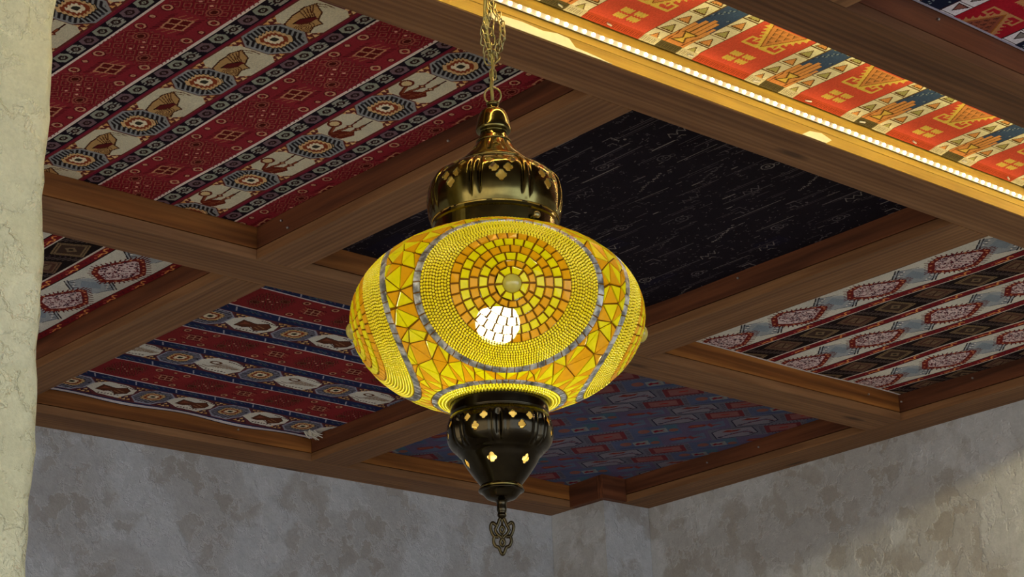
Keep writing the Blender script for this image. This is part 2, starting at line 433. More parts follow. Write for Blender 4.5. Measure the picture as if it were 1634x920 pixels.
def weave(cv, label, zfun, gain, group=None, maxrun=14, maxh=8):
    """merge equal knots into rectangles and build the rug: woven face below, plain backing above, selvedge round the edge"""
    a = cv.a; ny, nx = a.shape; rects = []; open_ = {}
    for j in range(ny):
        row = a[j]; cut = np.flatnonzero(np.diff(row)) + 1
        st = np.concatenate(([0], cut)); en = np.concatenate((cut, [nx])); new = {}
        for b, e in zip(st.tolist(), en.tolist()):
            c = int(row[b])
            for k in range(b - b % maxrun, e, maxrun):
                b2, e2 = max(b, k), min(e, k + maxrun)
                if e2 <= b2: continue
                key = (b2, e2, c); j0 = open_.pop(key, None)
                if j0 is not None and j % maxh: new[key] = j0
                else:
                    if j0 is not None: rects.append((b2, e2, j0, j, c))
                    new[key] = j
        for (b2, e2, c), j0 in open_.items(): rects.append((b2, e2, j0, j, c))
        open_ = new
    for (b2, e2, c), j0 in open_.items(): rects.append((b2, e2, j0, ny, c))
    q = np.array(rects, dtype=np.int64)
    W1 = nx + 1
    corner = np.stack([q[:, 2] * W1 + q[:, 0], q[:, 3] * W1 + q[:, 0], q[:, 3] * W1 + q[:, 1], q[:, 2] * W1 + q[:, 1]], 1)  # faces down
    uq, inv = np.unique(corner.ravel(), return_inverse=True)
    X = (cv.x0 + (uq % W1) * cv.r) / 1000; Y = (cv.y0 + (uq // W1) * cv.r) / 1000
    Z = zfun(X, Y)
    verts = np.stack([X, Y, Z], 1); faces = inv.reshape(-1, 4)
    cols = np.array([lin(c) for c in cv.pal])[q[:, 4]]
    # backing and selvedge
    gx, gy = 24, 24
    bx = np.linspace(cv.x0, cv.x0 + nx * cv.r, gx + 1) / 1000; by = np.linspace(cv.y0, cv.y0 + ny * cv.r, gy + 1) / 1000
    BX, BY = np.meshgrid(bx, by); bz = zfun(BX, BY)
    top = np.stack([BX.ravel(), BY.ravel(), bz.ravel() + 0.0035], 1)
    b0 = len(verts); bf = []
    for j in range(gy):
        for i in range(gx):
            k = b0 + j * (gx + 1) + i; bf.append((k, k + 1, k + gx + 2, k + gx + 1))
    rim = [(i, 0) for i in range(gx)] + [(gx, j) for j in range(gy)] + [(i, gy) for i in range(gx, 0, -1)] + [(0, j) for j in range(gy, 0, -1)]
    r0 = b0 + len(top); low = np.array([(BX[j, i], BY[j, i], bz[j, i]) for i, j in rim])
    m = len(rim)
    for k in range(m):
        i, j = rim[k]; i2, j2 = rim[(k + 1) % m]
        bf.append((r0 + k, r0 + (k + 1) % m, b0 + j2 * (gx + 1) + i2, b0 + j * (gx + 1) + i))
    verts = np.concatenate([verts, top, low]); faces = np.concatenate([faces, np.array(bf)])
    cols = np.concatenate([cols, np.tile(np.array([lin((60, 45, 40))]), (len(bf), 1))])
    cen = np.array([verts[:, 0].mean(), verts[:, 1].mean(), ZC])
    verts = verts - cen
    me = bpy.data.meshes.new('ceiling_carpet')
    me.vertices.add(len(verts)); me.vertices.foreach_set('co', verts.astype(np.float32).ravel())
    me.loops.add(faces.size); me.loops.foreach_set('vertex_index', faces.astype(np.int32).ravel())
    me.polygons.add(len(faces)); me.polygons.foreach_set('loop_start', np.arange(0, faces.size, 4, dtype=np.int32))
    me.update(calc_edges=True); me.validate()
    at = me.attributes.new('knots', 'FLOAT_COLOR', 'FACE')
    at.data.foreach_set('color', np.concatenate([cols, np.ones((len(cols), 1))], 1).astype(np.float32).ravel())
    me.materials.append(carpet_mat('carpet_wool', gain))
    o = bpy.data.objects.new('ceiling_carpet', me); COL.objects.link(o); o.location = cen
    return tag(o, label, 'carpet', group or 'carpets nailed up as a ceiling')

def wavy(seed, amp=0.0022, sag=0.0):
    r = random.Random(seed); k = [(r.uniform(5, 16), r.uniform(5, 16), r.uniform(0, 6), r.uniform(.4, 1)) for _ in range(5)]
    def f(X, Y):
        z = 0
        for a, b, ph, g in k: z = z + g * np.sin(a * X + b * Y + ph)
        return ZC - 0.0005 + amp * z * 0.5 - amp
    return f

# ---- shared motifs
RED, CRM, BLK, TAN = (126, 36, 44), (190, 182, 156), (26, 18, 26), (150, 98, 72)
DRED, GRY, MAR = (84, 20, 26), (132, 132, 132), (100, 28, 46)
def medallion(fr, gry=GRY, dark=(34, 28, 30), k=1.0):
    fr.mask(50 * k, lambda P, Q: octf(P, Q, .68) < 46 * k, gry)
    def teeth(P, Q):
        f = octf(P, Q, .66); s = np.where(abs(P) > abs(Q), Q + .5 * P, P + .5 * Q)
        return (f < 41 * k) & (f >= 24 * k) & ((s % (9 * k)) < 5.2 * k)
    fr.mask(46 * k, teeth, dark)
    zig = lambda P, Q: octf(P, Q, .62) + 2.2 * k * (((P + Q) % (9 * k)) < 4.5 * k)
    fr.mask(40 * k, lambda P, Q: zig(P, Q) < 28 * k, dark)
    fr.mask(40 * k, lambda P, Q: zig(P, Q) < 25.5 * k, (196, 160, 112))
    fr.mask(40 * k, lambda P, Q: zig(P, Q) < 20 * k, (126, 58, 34))
    fr.mask(40 * k, lambda P, Q: zig(P, Q) < 13.5 * k, (214, 200, 170))
    fr.mask(40 * k, lambda P, Q: octf(P, Q, .62) < 6 * k, (52, 48, 40))
    for a, b in ((-38, 12), (38, -12), (8, 40), (-8, -40)): fr.mask(60, lambda P, Q: abs(P - a * k) + abs(Q - b * k) < 4 * k, (60, 62, 70))
def hexa(fr, c1, k=1.0, notch=False):
    h = lambda P, Q: np.maximum(abs(Q) / 12.2, (abs(P) + abs(Q) * .55) / 18.0) / k
    fr.mask(22 * k, lambda P, Q: h(P, Q) < 1, c1)
    if notch: fr.mask(22 * k, lambda P, Q: (h(P, Q) < 1.1) & (abs(P) > 10 * k) & ((Q % 6.0) < 2.4), BLK)
    fr.mask(22 * k, lambda P, Q: np.maximum(abs(Q) / 7.0, (abs(P) + abs(Q) * .8) / 10.5) < k, (44, 24, 24))
    fr.mask(22 * k, lambda P, Q: abs(P) / 5.5 + abs(Q) / 4.2 < k, c1)
    fr.mask(22 * k, lambda P, Q: abs(P) + abs(Q) < 2.2 * k, (60, 40, 30))
def filigree(fr, k=1.0, tan=(142, 78, 64), dk=(92, 22, 28)):
    def base(P, Q):
        e = octf(P * .96, Q, .60); return e < (47 + 4 * (((P - Q) % 11) < 5.5)) * k
    fr.mask(58 * k, base, (118, 28, 38))
    def cells(P, Q):
        c = 28.0 * k
        p2 = (P + .35 * Q) + c / 2; q2 = (Q - .2 * P) + c / 2
        p2 = p2 % c - c / 2; q2 = q2 % c - c / 2
        return abs(p2) * .8 + abs(q2)
    fr.mask(58 * k, lambda P, Q: base(P, Q) & ((cells(P, Q) % (8.4 * k)) < 2.2 * k), tan)
    fr.mask(58 * k, lambda P, Q: base(P, Q) & ((cells(P, Q) % (8.4 * k)) >= 6.4 * k), dk)
    for a, b in ((30, -22), (-30, 22)):
        fr.ell(a * k, b * k, 15 * k, 12 * k, tan); fr.ell(a * k, b * k, 12 * k, 9.5 * k, dk); fr.ell(a * k, b * k, 9 * k, 7 * k, tan); fr.ell(a * k, b * k, 6.5 * k, 5 * k, (70, 20, 16))
    for a, b in ((0, 0), (-14, -12), (14, 12), (-16, 8), (16, -8)):
        fr.mask(58 * k, lambda P, Q: abs(P - a * k) + abs(Q - b * k) < 3.2 * k, (206, 150, 130))
    fr.mask(60 * k, lambda P, Q: (~base(P, Q)) & (octf(P, Q, .62) < 56 * k) & (((P * .9 + Q * 1.1) % (10 * k)) < 3 * k) & (octf(P, Q, .6) > 47 * k), (112, 40, 44))
def lattice(fr, k=1.0, tan=(176, 122, 92)):
    for s in range(-4, 5):
        fr.line([(s * 7 * k - 6, -24 * k), (s * 7 * k, -18 * k)], 2.6, DRED); fr.line([(s * 7 * k + 6, 24 * k), (s * 7 * k, 18 * k)], 2.6, DRED)
    for s in (-1, 1):
        for d in (-10, 0, 10): fr.line([(s * 20 * k, d), (s * 32 * k, d + s * 5)], 2.6, (150, 84, 64))
    q = [(-22, -14), (12, -17), (22, 14), (-12, 17)]
    fr.poly([(a * k, b * k) for a, b in q], (88, 22, 22)); q = [(a * k, b * k) for a, b in q]
    fr.line(q, 3.0, tan, True)
    fr.line([((q[0][0] + q[1][0]) / 2, (q[0][1] + q[1][1]) / 2), ((q[2][0] + q[3][0]) / 2, (q[2][1] + q[3][1]) / 2)], 3.0, tan)
    fr.line([((q[0][0] + q[3][0]) / 2, (q[0][1] + q[3][1]) / 2), ((q[2][0] + q[1][0]) / 2, (q[2][1] + q[1][1]) / 2)], 3.0, tan)
def ring(fr, r, tan=(182, 132, 104)):
    fr.mask(r * 2, lambda P, Q: octf(P, Q, .72) < r + 2, DRED)
    fr.mask(r * 2, lambda P, Q: octf(P, Q, .72) < r, tan)
    fr.mask(r * 2, lambda P, Q: octf(P, Q, .72) < r - 3.4, (86, 18, 22))
    if r > 8: fr.mask(r * 2, lambda P, Q: octf(P, Q, .72) < r - 6.2, (140, 40, 44))
def corner_tris(fr, bgc=(92, 40, 36)):
    """little triangles filling the corners between two panels (frame centred between them)"""
    for s in (-1, 1):
        fr.poly([(-26, s * 46), (0, s * 18), (26, s * 46)], bgc)
        for a, b in ((-11, 38), (0, 28), (11, 38), (0, 40)):
            fr.poly([(a - 5.5, s * (b + 4)), (a + 5.5, s * (b + 4)), (a, s * (b - 4.5))], (196, 146, 88) if a else (206, 170, 120))

# ---- carpet A: red figured carpet with helmets and swords
def helmet(fr):
    fr.mask(52, lambda P, Q: (abs(P) < 46) & (abs(Q) < 44) & (abs(P) + abs(Q) < 76), CRM)
    body = [(-55, -4), (-44, -18), (-17, -24), (16, -26), (36, -19), (27, -8), (19, 4), (-4, 14), (-10, 27), (-16, 24), (-27, 22), (-44, 28), (-53, 20)]
    fr.poly(body, (168, 132, 84)); fr.line(body, 2.6, (64, 30, 18), True)
    for k in range(5):
        t = k / 5; fr.line([(30 - 7 * k, -20 - k), (12 - 6 * k, -8 + 2 * k), (4 - 6 * k, 2 + 2 * k)], 1.9, (76, 38, 20))
    fr.poly([(-36, -8), (-18, -9), (2, 4), (0, 11), (-18, 10), (-31, 2)], (84, 26, 26)); fr.line([(-36, -8), (-18, -9), (2, 4)], 2.2, (44, 20, 14))
    for r in (6, 11, 16, 21): fr.ell(-37, 12, r, r * .62, (74, 38, 18), ((r - 2.0) / r) ** 2)
    fr.line([(36, -19), (42, -4), (40, 10)], 2.2, (96, 60, 34)); fr.line([(30, -16), (36, 0)], 1.8, (96, 60, 34))
def swords(fr):
    fr.mask(52, lambda P, Q: (abs(P) < 46) & (abs(Q) < 43) & (abs(P) + abs(Q) < 77), CRM)
    B = (92, 34, 22); B2 = (128, 72, 44)
    fr.line([(-12, -24), (-36, -15), (-42, -8)], 7, B); fr.line([(-14, -22), (-34, -14)], 2.4, B2)
    fr.ell(-3, -30, 13.5, 12, B); fr.ell(-3, -30, 9, 8, (196, 170, 124))
    lump = [(-42, -16), (-30, -12), (-23, -12), (-14, 3), (-8, 14), (-19, 24), (-30, 20), (-44, 14), (-47, -2)]
    fr.poly(lump, B)
    for a, b in ((-34, -6), (-28, 6), (-36, 6), (-22, 14)): fr.line([(a - 4, b - 4), (a + 5, b + 3)], 1.9, B2)
    for p0, pts in ((0, [(-20, -9), (-8, -5), (4, -4), (24, -6), (46, -8)]), (1, [(-20, 10), (4, 13), (22, 13), (42, 13)])):
        fr.line(pts, 3.4, B); fr.line(pts[:3], 6.5, B); fr.line(pts[:3], 2.2, B2)
        a, b = pts[-3]; fr.mask(60, lambda P, Q: abs(P - a) + abs(Q - b) < 7.5, B); fr.mask(60, lambda P, Q: abs(P - a) + abs(Q - b) < 3.4, (190, 150, 110))
        fr.line(pts[-2:], 2.4, (60, 26, 18))

def carpet_a():
    cv = Canvas(1040, 2083, 2087.5, 2965.5, 1.5)
    cv.rect(1000, 2000, 2200, 3000, RED)
    reds = [1236, 1522, 1807, 2092]
    for i in range(-1, 4):
        c = 1522 + 285.0 * i
        cv.rect(c + 54, 2000, c + 59, 3000, (206, 190, 180)); cv.rect(c - 59, 2000, c - 54, 3000, (206, 190, 180))
        cv.rect(c + 59, 2000, c + 226, 3000, BLK)
        cv.rect(c + 89, 2000, c + 197, 3000, MAR); cv.rect(c + 93, 2000, c + 193, 3000, (118, 34, 46)); cv.rect(c + 96, 2000, c + 190, 3000, (96, 46, 40))
        sw = (i % 2 == 1)
        my = 2323 if not sw else 2415
        mc = c + 142.5
        for k in range(-3, 8):
            y = my + 188 * k
            corner_tris(Fr(cv, mc, y + 47, *EY)); corner_tris(Fr(cv, mc, y - 47, *EY))
        for k in range(-3, 8):
            y = my + 188 * k
            (swords if sw else helmet)(Fr(cv, mc, y + 94, *EY))
            medallion(Fr(cv, mc, y, *EY))
        for k in range(-10, 26):
            for s, xx in ((0, c + 74.5), (1, c + 210.5)):
                col = [(134, 136, 122), (104, 82, 88), (140, 138, 128)][(k + s) % 3]
                hexa(Fr(cv, xx, 2370 + 37.6 * k + 9 * s, *EY), col, 0.95, (k + s) % 3 == 2)
        fy = 2463 if i % 2 == 0 else 2369
        for k in range(-3, 5):
            y = fy + 188 * k
            filigree(Fr(cv, c, y, *EY)); lattice(Fr(cv, c, y + 94, *EY))
            for sx in (-40, 40):
                for d in (58, 130): ring(Fr(cv, c + sx, y + d, *EY), 8.6)
                ring(Fr(cv, c + sx * 1.06, y + 94, *EY), 4.2)
    weave(cv, 'red striped carpet with helmet, sword and medallion motifs, upper left of the ceiling', wavy(1, 0.0020), 1.38)
carpet_a()

# ---- carpets B and E: cream, maroon and black stripes with red lozenges
def lozenge_field(cv, c0, y0, pitch, half):
    cv.rect(0, 0, 6000, 6000, (30, 22, 22))
    MR, WL, CR = (112, 30, 34), (196, 186, 176), (196, 194, 184)
    P2 = 258.0
    for i in range(-2, 5):
        c = c0 + P2 * i
        cv.rect(c - 88, 0, c + 88, 6000, WL); cv.rect(c - 84, 0, c + 84, 6000, MR); cv.rect(c - 64, 0, c + 64, 6000, (34, 22, 24)); cv.rect(c - 61, 0, c + 61, 6000, CR)
        for k in range(-3, 8):
            y = y0 + pitch * k
            f = Fr(cv, c, y - pitch / 2, *EY)
            pan = [(-43, -20), (-6, -52), (36, -25), (34, 30), (4, 52), (-40, 30)]
            f.poly(pan, (150, 156, 162)); f.poly([(-20, -12), (14, -28), (24, 10), (-6, 26)], (128, 140, 152))
            for s in (1, -1):
                f.line([(s * -46, s * -18), (s * -8, s * -54)], 3, (40, 36, 44)); f.line([(s * -39, s * -16), (s * -1, s * -52)], 2.4, (40, 36, 44))
                for t in range(3):
                    f.line([(s * (-32 + t * 12), s * (-20 - t * 10)), (s * (-26 + t * 12), s * (-14 - t * 10))], 3.4, (58, 56, 66)); f.ell(s * (-22 + t * 11), s * (-26 - t * 5), 2.4, 2.4, (226, 222, 214))
                f.line([(s * -34, s * 34), (s * 4, s * 46)], 2.0, (70, 70, 80))
        for k in range(-3, 8):
            f = Fr(cv, c, y0 + pitch * k, *EY)
            out = [(-84, 8), (-47, -38), (-14, -50), (32, -30), (79, -4), (80, 9), (40, 38), (10, 56), (-26, 54), (-60, 36)]
            def bsc(s): return [(a * s, b * s) for a, b in out]
            n = len(out)
            for a in range(n):
                (p, q), (p2, q2) = out[a], out[(a + 1) % n]
                m = max(2, int(math.hypot(p2 - p, q2 - q) / 9))
                for t in range(m):
                    u, v = p + (p2 - p) * t / m, q + (q2 - q) * t / m
                    f.line([(u * .93, v * .93), (u * 1.09 + 3, v * 1.09)], 3.2, (86, 24, 20))
            f.poly(bsc(.95), (108, 36, 32))
            for a in range(n):
                (p, q), (p2, q2) = out[a], out[(a + 1) % n]
                for t in (.2, .7): f.ell((p + (p2 - p) * t) * .86, (q + (q2 - q) * t) * .86, 2.6, 2.6, (206, 136, 96))
            inn = bsc(.72)
            f.poly(inn, (200, 180, 180))
            rr = random.Random(k * 31 + i)
            for _ in range(300):
                a, b = rr.uniform(-58, 56), rr.uniform(-38, 38)
                if abs(a) / 60 + abs(b) / 50 > 1.05: continue
                an = rr.uniform(0, 3.14); L = rr.uniform(3, 6)
                f.line([(a, b), (a + L * math.cos(an), b + L * math.sin(an))], 2.3, rr.choice([(80, 24, 36), (54, 28, 46), (104, 34, 42)]))
        for k in range(-6, 16):
            y = y0 + 47 + pitch / 2 * k
            for s in (-1, 1):
                f = Fr(cv, c + s * 74, y, *EY); O = (214, 142, 82)
                f.line([(-22, 5), (-4, 2), (2, 7), (9, 5), (10, -2), (18, -6), (24, -2)], 3.4, O); f.line([(-20, -4), (-8, 0)], 2.4, (168, 84, 60))
                f.line([(-46, 3), (-38, -3), (-34, 4)], 2.6, (84, 24, 36)); f.line([(36, -3), (44, 4), (50, -3)], 2.6, (84, 24, 36)); f.ell(-30, 4, 3, 2.5, (190, 90, 80))
        b = c + P2 / 2
        for k in range(-6, 16):
            y = y0 - 159 + pitch / 2 * k + half
            f = Fr(cv, b, y, *EY); f2 = Fr(cv, b, y + pitch / 4, *EY)
            for t in range(-4, 5):
                f2.line([(t * 4 - 10, t * 9 - 4), (t * 4 + 8, t * 9 + 4)], 2.6, (92, 78, 74)); f2.ell(t * 4 + 14, t * 9, 2, 2, (70, 50, 60))
            c1, c2 = ((104, 80, 62), (76, 50, 42)) if k % 2 else ((120, 100, 74), (64, 48, 40))
            q = [(-40, -22), (18, -38), (40, 20), (-20, 38)]
            f.poly(q, c1); f.poly([(a * .72, d * .72) for a, d in q], c2); f.line([(a * .86, d * .86) for a, d in q], 1.8, (50, 36, 34), True)
            if k % 2: f.poly([(a * .5, d * .5) for a, d in q], (104, 84, 66)); f.line([(-16, -6), (16, 6)], 3, (58, 34, 28)); f.line([(-12, 8), (12, -8)], 3, (58, 34, 28))
            else:
                f.poly([(-14, 0), (2, -14), (14, 0), (-2, 14)], (110, 92, 70)); f.ell(0, 0, 5, 5, (54, 44, 36))
def carpet_e():
    cv = Canvas(3107.5, 3956.5, 2087.5, 2965.5, 1.5)
    lozenge_field(cv, 3305, 2300, 208.5, 0)
    cv.rect(3100, 2959, 4000, 2970, (206, 204, 204))
    weave(cv, 'cream, maroon and black striped carpet with red lozenges, right side of the ceiling', wavy(5, 0.0018), 1.42)
def carpet_b():
    cv = Canvas(1300, 2082.5, 3073.5, 4032.5, 1.6)
    lozenge_field(cv, 2000, 3302, 212, 120)
    weave(cv, 'small visible piece of lozenge carpet at far left beside the plaster wall end', wavy(8, 0.0018), 1.32)
carpet_b(); carpet_e()

# ---- carpet C: black carpet with thin grey threads
def carpet_c():
    cv = Canvas(2181.5, 2995.5, 2087.5, 2965.5, 1.5)
    cv.rect(0, 0, 6000, 6000, (31, 26, 32))
    rr = random.Random(3)
    for _ in range(26):
        x, y = rr.uniform(2180, 2990), rr.uniform(2090, 2960)
        cv.rect(x, y, x + rr.uniform(20, 60), y + rr.uniform(30, 110), rr.choice([(27, 22, 28), (35, 29, 36), (30, 26, 38)]))
    G = [(120, 112, 108), (92, 84, 86), (78, 72, 74), (66, 58, 62)]
    x = 2186.0; row = 0
    while x < 2995:
        y = 2080 + rr.uniform(0, 90)
        while y < 2965:
            L = rr.choice([8, 14, 30, 55, 95, 120]); f = Fr(cv, x + rr.uniform(-2, 2), y, *EY)
            if rr.random() < .62:
                f.line([(-L / 2, 0), (L / 2, 0)], 1.9, rr.choice(G))
                if L > 40: f.line([(-L / 3, 5), (L / 4, 5)], 1.7, G[3])
            y += L + rr.uniform(14, 70)
        x += rr.choice([15, 21, 27]); row += 1
    for i in range(7):
        for k in range(10):
            cx, cy = 2225 + i * 118 + (59 if k % 2 else 0), 2110 + k * 92 + rr.uniform(-8, 8)
            f = Fr(cv, cx, cy, *EY); g = rr.choice(G[:3]); t = (i + k) % 4
            if t == 0: f.ell(0, 0, 14, 11, g, .68); f.ell(0, 0, 5, 4, g, .3); f.ell(18, 3, 6, 5, g, .5)
            elif t == 1:
                for s in range(-5, 6): f.ell(s * 8, -s * 3 + rr.uniform(-3, 3), 3.2, 2.4, g, rr.choice([0, .3]))
            elif t == 2: f.line([(-24, 8), (-16, -6), (-6, 6), (4, -6), (12, 6), (22, -8)], 2, g); f.line([(-14, 16), (-4, 14), (0, 20)], 2, g)
            else: f.line([(-10, -14), (10, -14), (10, 6)], 2, g); f.line([(-16, 4), (-4, 4), (-4, 14)], 2, g); f.ell(20, 10, 3, 3, g)
    for _ in range(2200):
        f = Fr(cv, rr.uniform(2182, 2995), rr.uniform(2088, 2965), *EY); a = rr.uniform(-6, 6); f.line([(0, 0), (a, rr.uniform(-4, 4))], 1.7, rr.choice(G[1:]))
    weave(cv, 'black carpet with thin grey thread marks, in the coffer behind the lamp', wavy(3, 0.0022), 1.15)
carpet_c()

# ---- carpet D: navy and red stripes across
def carpet_d():
    cv = Canvas(2181.5, 2995.5, 3073.5, 4032.5, 1.5)
    NV, RD, WL, MD = (34, 42, 78), (124, 40, 42), (200, 186, 190), (92, 48, 52)
    cv.rect(0, 0, 6000, 6000, NV)
    for i in range(-1, 4):
        c = 3557 + 273.5 * (i - 1)
        cv.rect(0, c - 57, 6000, c + 57, WL); cv.rect(0, c - 53, 6000, c + 53, RD)
        m = c + 137
        cv.rect(0, m - 49, 6000, m + 49, MD)
        tug = (i % 2 == 1)
        off = 2500 if not tug else 2606
        for k in range(-4, 6):
            x = off + 212 * k
            corner_tris(Fr(cv, x + 53, m, *EX), (70, 40, 50)); corner_tris(Fr(cv, x - 53, m, *EX), (70, 40, 50))
            f = Fr(cv, x - 106, m, *EX); S1 = (206, 202, 192)
            o = [(-62, 12), (-60, -18), (-36, -44), (14, -41), (48, -24), (56, 6), (38, 42), (-20, 38)]
            f.poly(o, S1)
            if not tug:
                f.poly([(-36, 16), (-36, -20), (-20, -18), (1, -12), (22, -26), (40, -9), (41, 11), (22, 27), (2, 10), (-14, 20)], (92, 52, 36))
                f.line([(-36, 16), (-36, -20), (1, -12), (22, -26), (40, -9), (41, 11), (22, 27), (-1, 12), (-36, 16)], 2.2, (50, 24, 20))
                f.line([(10, -4), (30, 4)], 3.4, (140, 100, 70)); f.line([(8, 6), (24, 14)], 2.6, (140, 100, 70)); f.poly([(-28, 6), (-28, -12), (-8, -4)], (126, 70, 52))
            else:
                f.ell(-22, -14, 15, 10, (96, 64, 40)); f.ell(-22, -14, 9, 5, S1)
                for t in range(6): f.line([(-22 + t * 11, 16 - t * 2), (-6 + t * 10, -16 + t * 2)], 3.2, (88, 54, 32)); f.line([(-16 + t * 11, 15 - t * 2), (0 + t * 10, -13 + t * 2)], 2.4, (150, 116, 78))
                f.line([(-46, 20), (-20, 26)], 2.6, (80, 50, 34)); f.line([(-40, 12), (-22, 16)], 2.6, (80, 50, 34))
            for t in range(7):
                f.ell(-18 + t * 8, 33 - .6 * t, 2.6, 2.6, (60, 34, 34)); f.ell(0 + t * 7, -35 + 1.6 * t, 2.6, 2.6, (60, 34, 34))
            medallion(Fr(cv, x, m, *EX), (142, 142, 160), (40, 34, 44))
        for k in range(-8, 14):
            x = 2337 + 106 * k
            for s in (-1, 1):
                y = m + s * 67
                f = Fr(cv, x + 30 * s, y, *EX)
                f.line([(-5, -8), (6, 9)], 3, (150, 150, 166)); f.line([(-26, -4), (-18, 3)], 2.4, (86, 62, 88))
                for t in range(10): f.ell(20 + t * 6, 5 * math.sin(t * 2.1), 2.4, 2.2, [(78, 96, 104), (104, 70, 80), (70, 78, 120)][t % 3])
                f.line([(24, 6), (40, -5), (58, 6)], 2.2, (66, 92, 96))
        fo = 0 if i % 2 else 106
        for k in range(-4, 6):
            x = 2340 + 212 * k + fo
            lattice(Fr(cv, x, c, *EX), .85, (168, 120, 96)); filigree(Fr(cv, x + 106, c, *EX), .82, (112, 66, 48), (70, 22, 24))
            for s in (-1, 1):
                for d in (36, -36): ring(Fr(cv, x + d + 4 * s, c + 36 * s, *EX), 8)
                ring(Fr(cv, x, c + s * 40, *EX), 3.6)
    cv.rect(0, 4022, 6000, 4029, (196, 192, 196)); cv.rect(0, 4029, 6000, 4040, (36, 34, 52))
    base = wavy(9, 0.0020)
    def z(X, Y): return base(X, Y) - 0.010 * np.clip((Y - 3.985) / 0.045, 0, 1) ** 2 * (0.7 + 0.3 * np.sin(X * 21))
    o = weave(cv, 'navy and red striped carpet with pale shields, lower left of the ceiling', z, 1.25)
    # cream tassels at the two lower corners
    rr = random.Random(2)
    for (x, y, dx, n, L) in ((2.958, 3.990, 0.028, 16, 0.034), (2.206, 4.018, -0.02, 7, 0.022)):
        parts = []
        for k in range(n):
            p0 = Vector((x + rr.uniform(-.012, .012), y + rr.uniform(-.012, .012), ZC - 0.004))
            d = Vector((dx * rr.uniform(.5, 1.1), rr.uniform(-.012, .012), -rr.uniform(.2, 1) * .018))
            d = d.normalized() * L * rr.uniform(.6, 1)
            parts.append(tube([p0 - o.location, p0 + d * .5 + Vector((0, 0, -.003)) - o.location, p0 + d - o.location], [.0022, .0020, .0010], 6))
        V, Fc = join(parts)
        fo = mesh_obj('fringe', V, Fc, YARN_M, parent=o); fo['label'] = 'cream yarn tassel at the carpet corner'
carpet_d()

# ---- carpet F: blue carpet of slanted brick-shaped panels
def carpet_f():
    cv = Canvas(3107.5, 3956.5, 3073.5, 4032.5, 1.5)
    cv.rect(0, 0, 6000, 6000, (92, 94, 118))
    e1 = (0.565, -0.825); e2 = (0.825, 0.565)
    BL, HH = 124.0, 82.0
    rr = random.Random(6)
    for r in range(-12, 14):
        for i in range(-12, 14):
            p = (i + (.5 if r % 2 else 0)) * BL; q = r * HH
            cx = 3626 + p * e1[0] + q * e2[0]; cy = 3328 + p * e1[1] + q * e2[1]
            if not (3000 < cx < 4080 and 2960 < cy < 4150): continue
            f = Fr(cv, cx, cy, e1, e2); t = (i + r + (r // 2)) % 4
            w2, h2 = BL / 2 + 1, HH / 2 + 1
            rc = [(-w2, -h2), (w2, -h2), (w2, h2), (-w2, h2)]
            if t == 0:
                f.poly(rc, (104, 104, 120)); o = [(-w2 + 8, -20), (-30, -36), (w2 - 14, -36), (w2 - 6, 14), (30, 36), (-w2 + 12, 36)]
                f.poly(o, (132, 126, 140)); f.line(o, 3, (36, 30, 58), True)
                f.poly([(-30, -14), (-14, -28), (4, -22), (22, -26), (10, -12), (-10, -8)], (128, 54, 48)); f.poly([(-14, -18), (0, -20), (-4, -14)], (160, 96, 80))
                for k in range(4): f.line([(-44 + 8 * k, 26 - 4 * k), (-10 + 14 * k, 6 - 3 * k), (36 + 4 * k, -10 + 9 * k)], 2.4, [(52, 44, 84), (110, 50, 60)][k % 2])
                f.ell(40, 16, 6, 4, (44, 40, 66)); f.ell(-40, 24, 7, 4, (44, 40, 66))
            elif t == 1:
                f.poly(rc, (108, 106, 122))
                f.poly([(-46, -30), (46, -30), (46, 30), (-46, 30)], (116, 52, 60)); f.poly([(-34, -21), (34, -21), (34, 21), (-34, 21)], (140, 92, 92)); f.line([(-8, 0), (10, -2)], 6, (160, 40, 36))
                for k in range(7):
                    for s in (-1, 1): f.line([(s * 50, -26 + 9 * k), (s * 58, -26 + 9 * k)], 2.6, (48, 46, 72))
                for k in range(10): f.line([(-42 + 9 * k, 33), (-40 + 9 * k, 37)], 2.4, (50, 40, 60)); f.line([(-42 + 9 * k, -33), (-40 + 9 * k, -37)], 2.4, (50, 40, 60))
            elif t == 2:
                f.poly(rc, (88, 96, 128)); f.poly([(20, -40), (58, -40), (52, 34), (40, 20)], (78, 106, 126))
                f.ell(-30, -8, 15, 15, (140, 92, 84)); f.ell(44, 4, 12, 12, (136, 90, 82)); f.poly([(-12, -16), (28, -20), (30, 14), (-10, 16)], (132, 138, 142))
                f.poly([(-8, -2), (2, -10), (8, -4), (24, -10), (16, 0), (24, 8), (6, 4), (-4, 10)], (130, 34, 50)); f.line([(-50, 26), (50, 22)], 4, (60, 72, 116))
            else:
                f.poly(rc, (100, 90, 120)); f.poly([(-48, 24), (-20, 34), (50, 16), (50, -30), (30, -20)], (96, 108, 134))
                f.poly([(-44, -4), (-34, -16), (0, -14), (6, -6), (-2, 4), (-36, 6)], (132, 58, 54)); f.line([(-34, -6), (-6, -5)], 4, (160, 104, 74)); f.poly([(4, -6), (14, -18), (20, -4), (46, -2), (22, 6), (14, 16)], (130, 64, 68))
            # the dark joints
            f.line([(w2, -h2 + 4), (w2, h2 - 4)], 4, (30, 28, 56)); f.line([(-w2, h2), (w2 * .9, h2)], 2.6, (40, 44, 78))
    weave(cv, 'blue carpet of brick-shaped panels with red motifs, beneath the globe at the far corner', wavy(12, 0.0026), 0.9)
carpet_f()

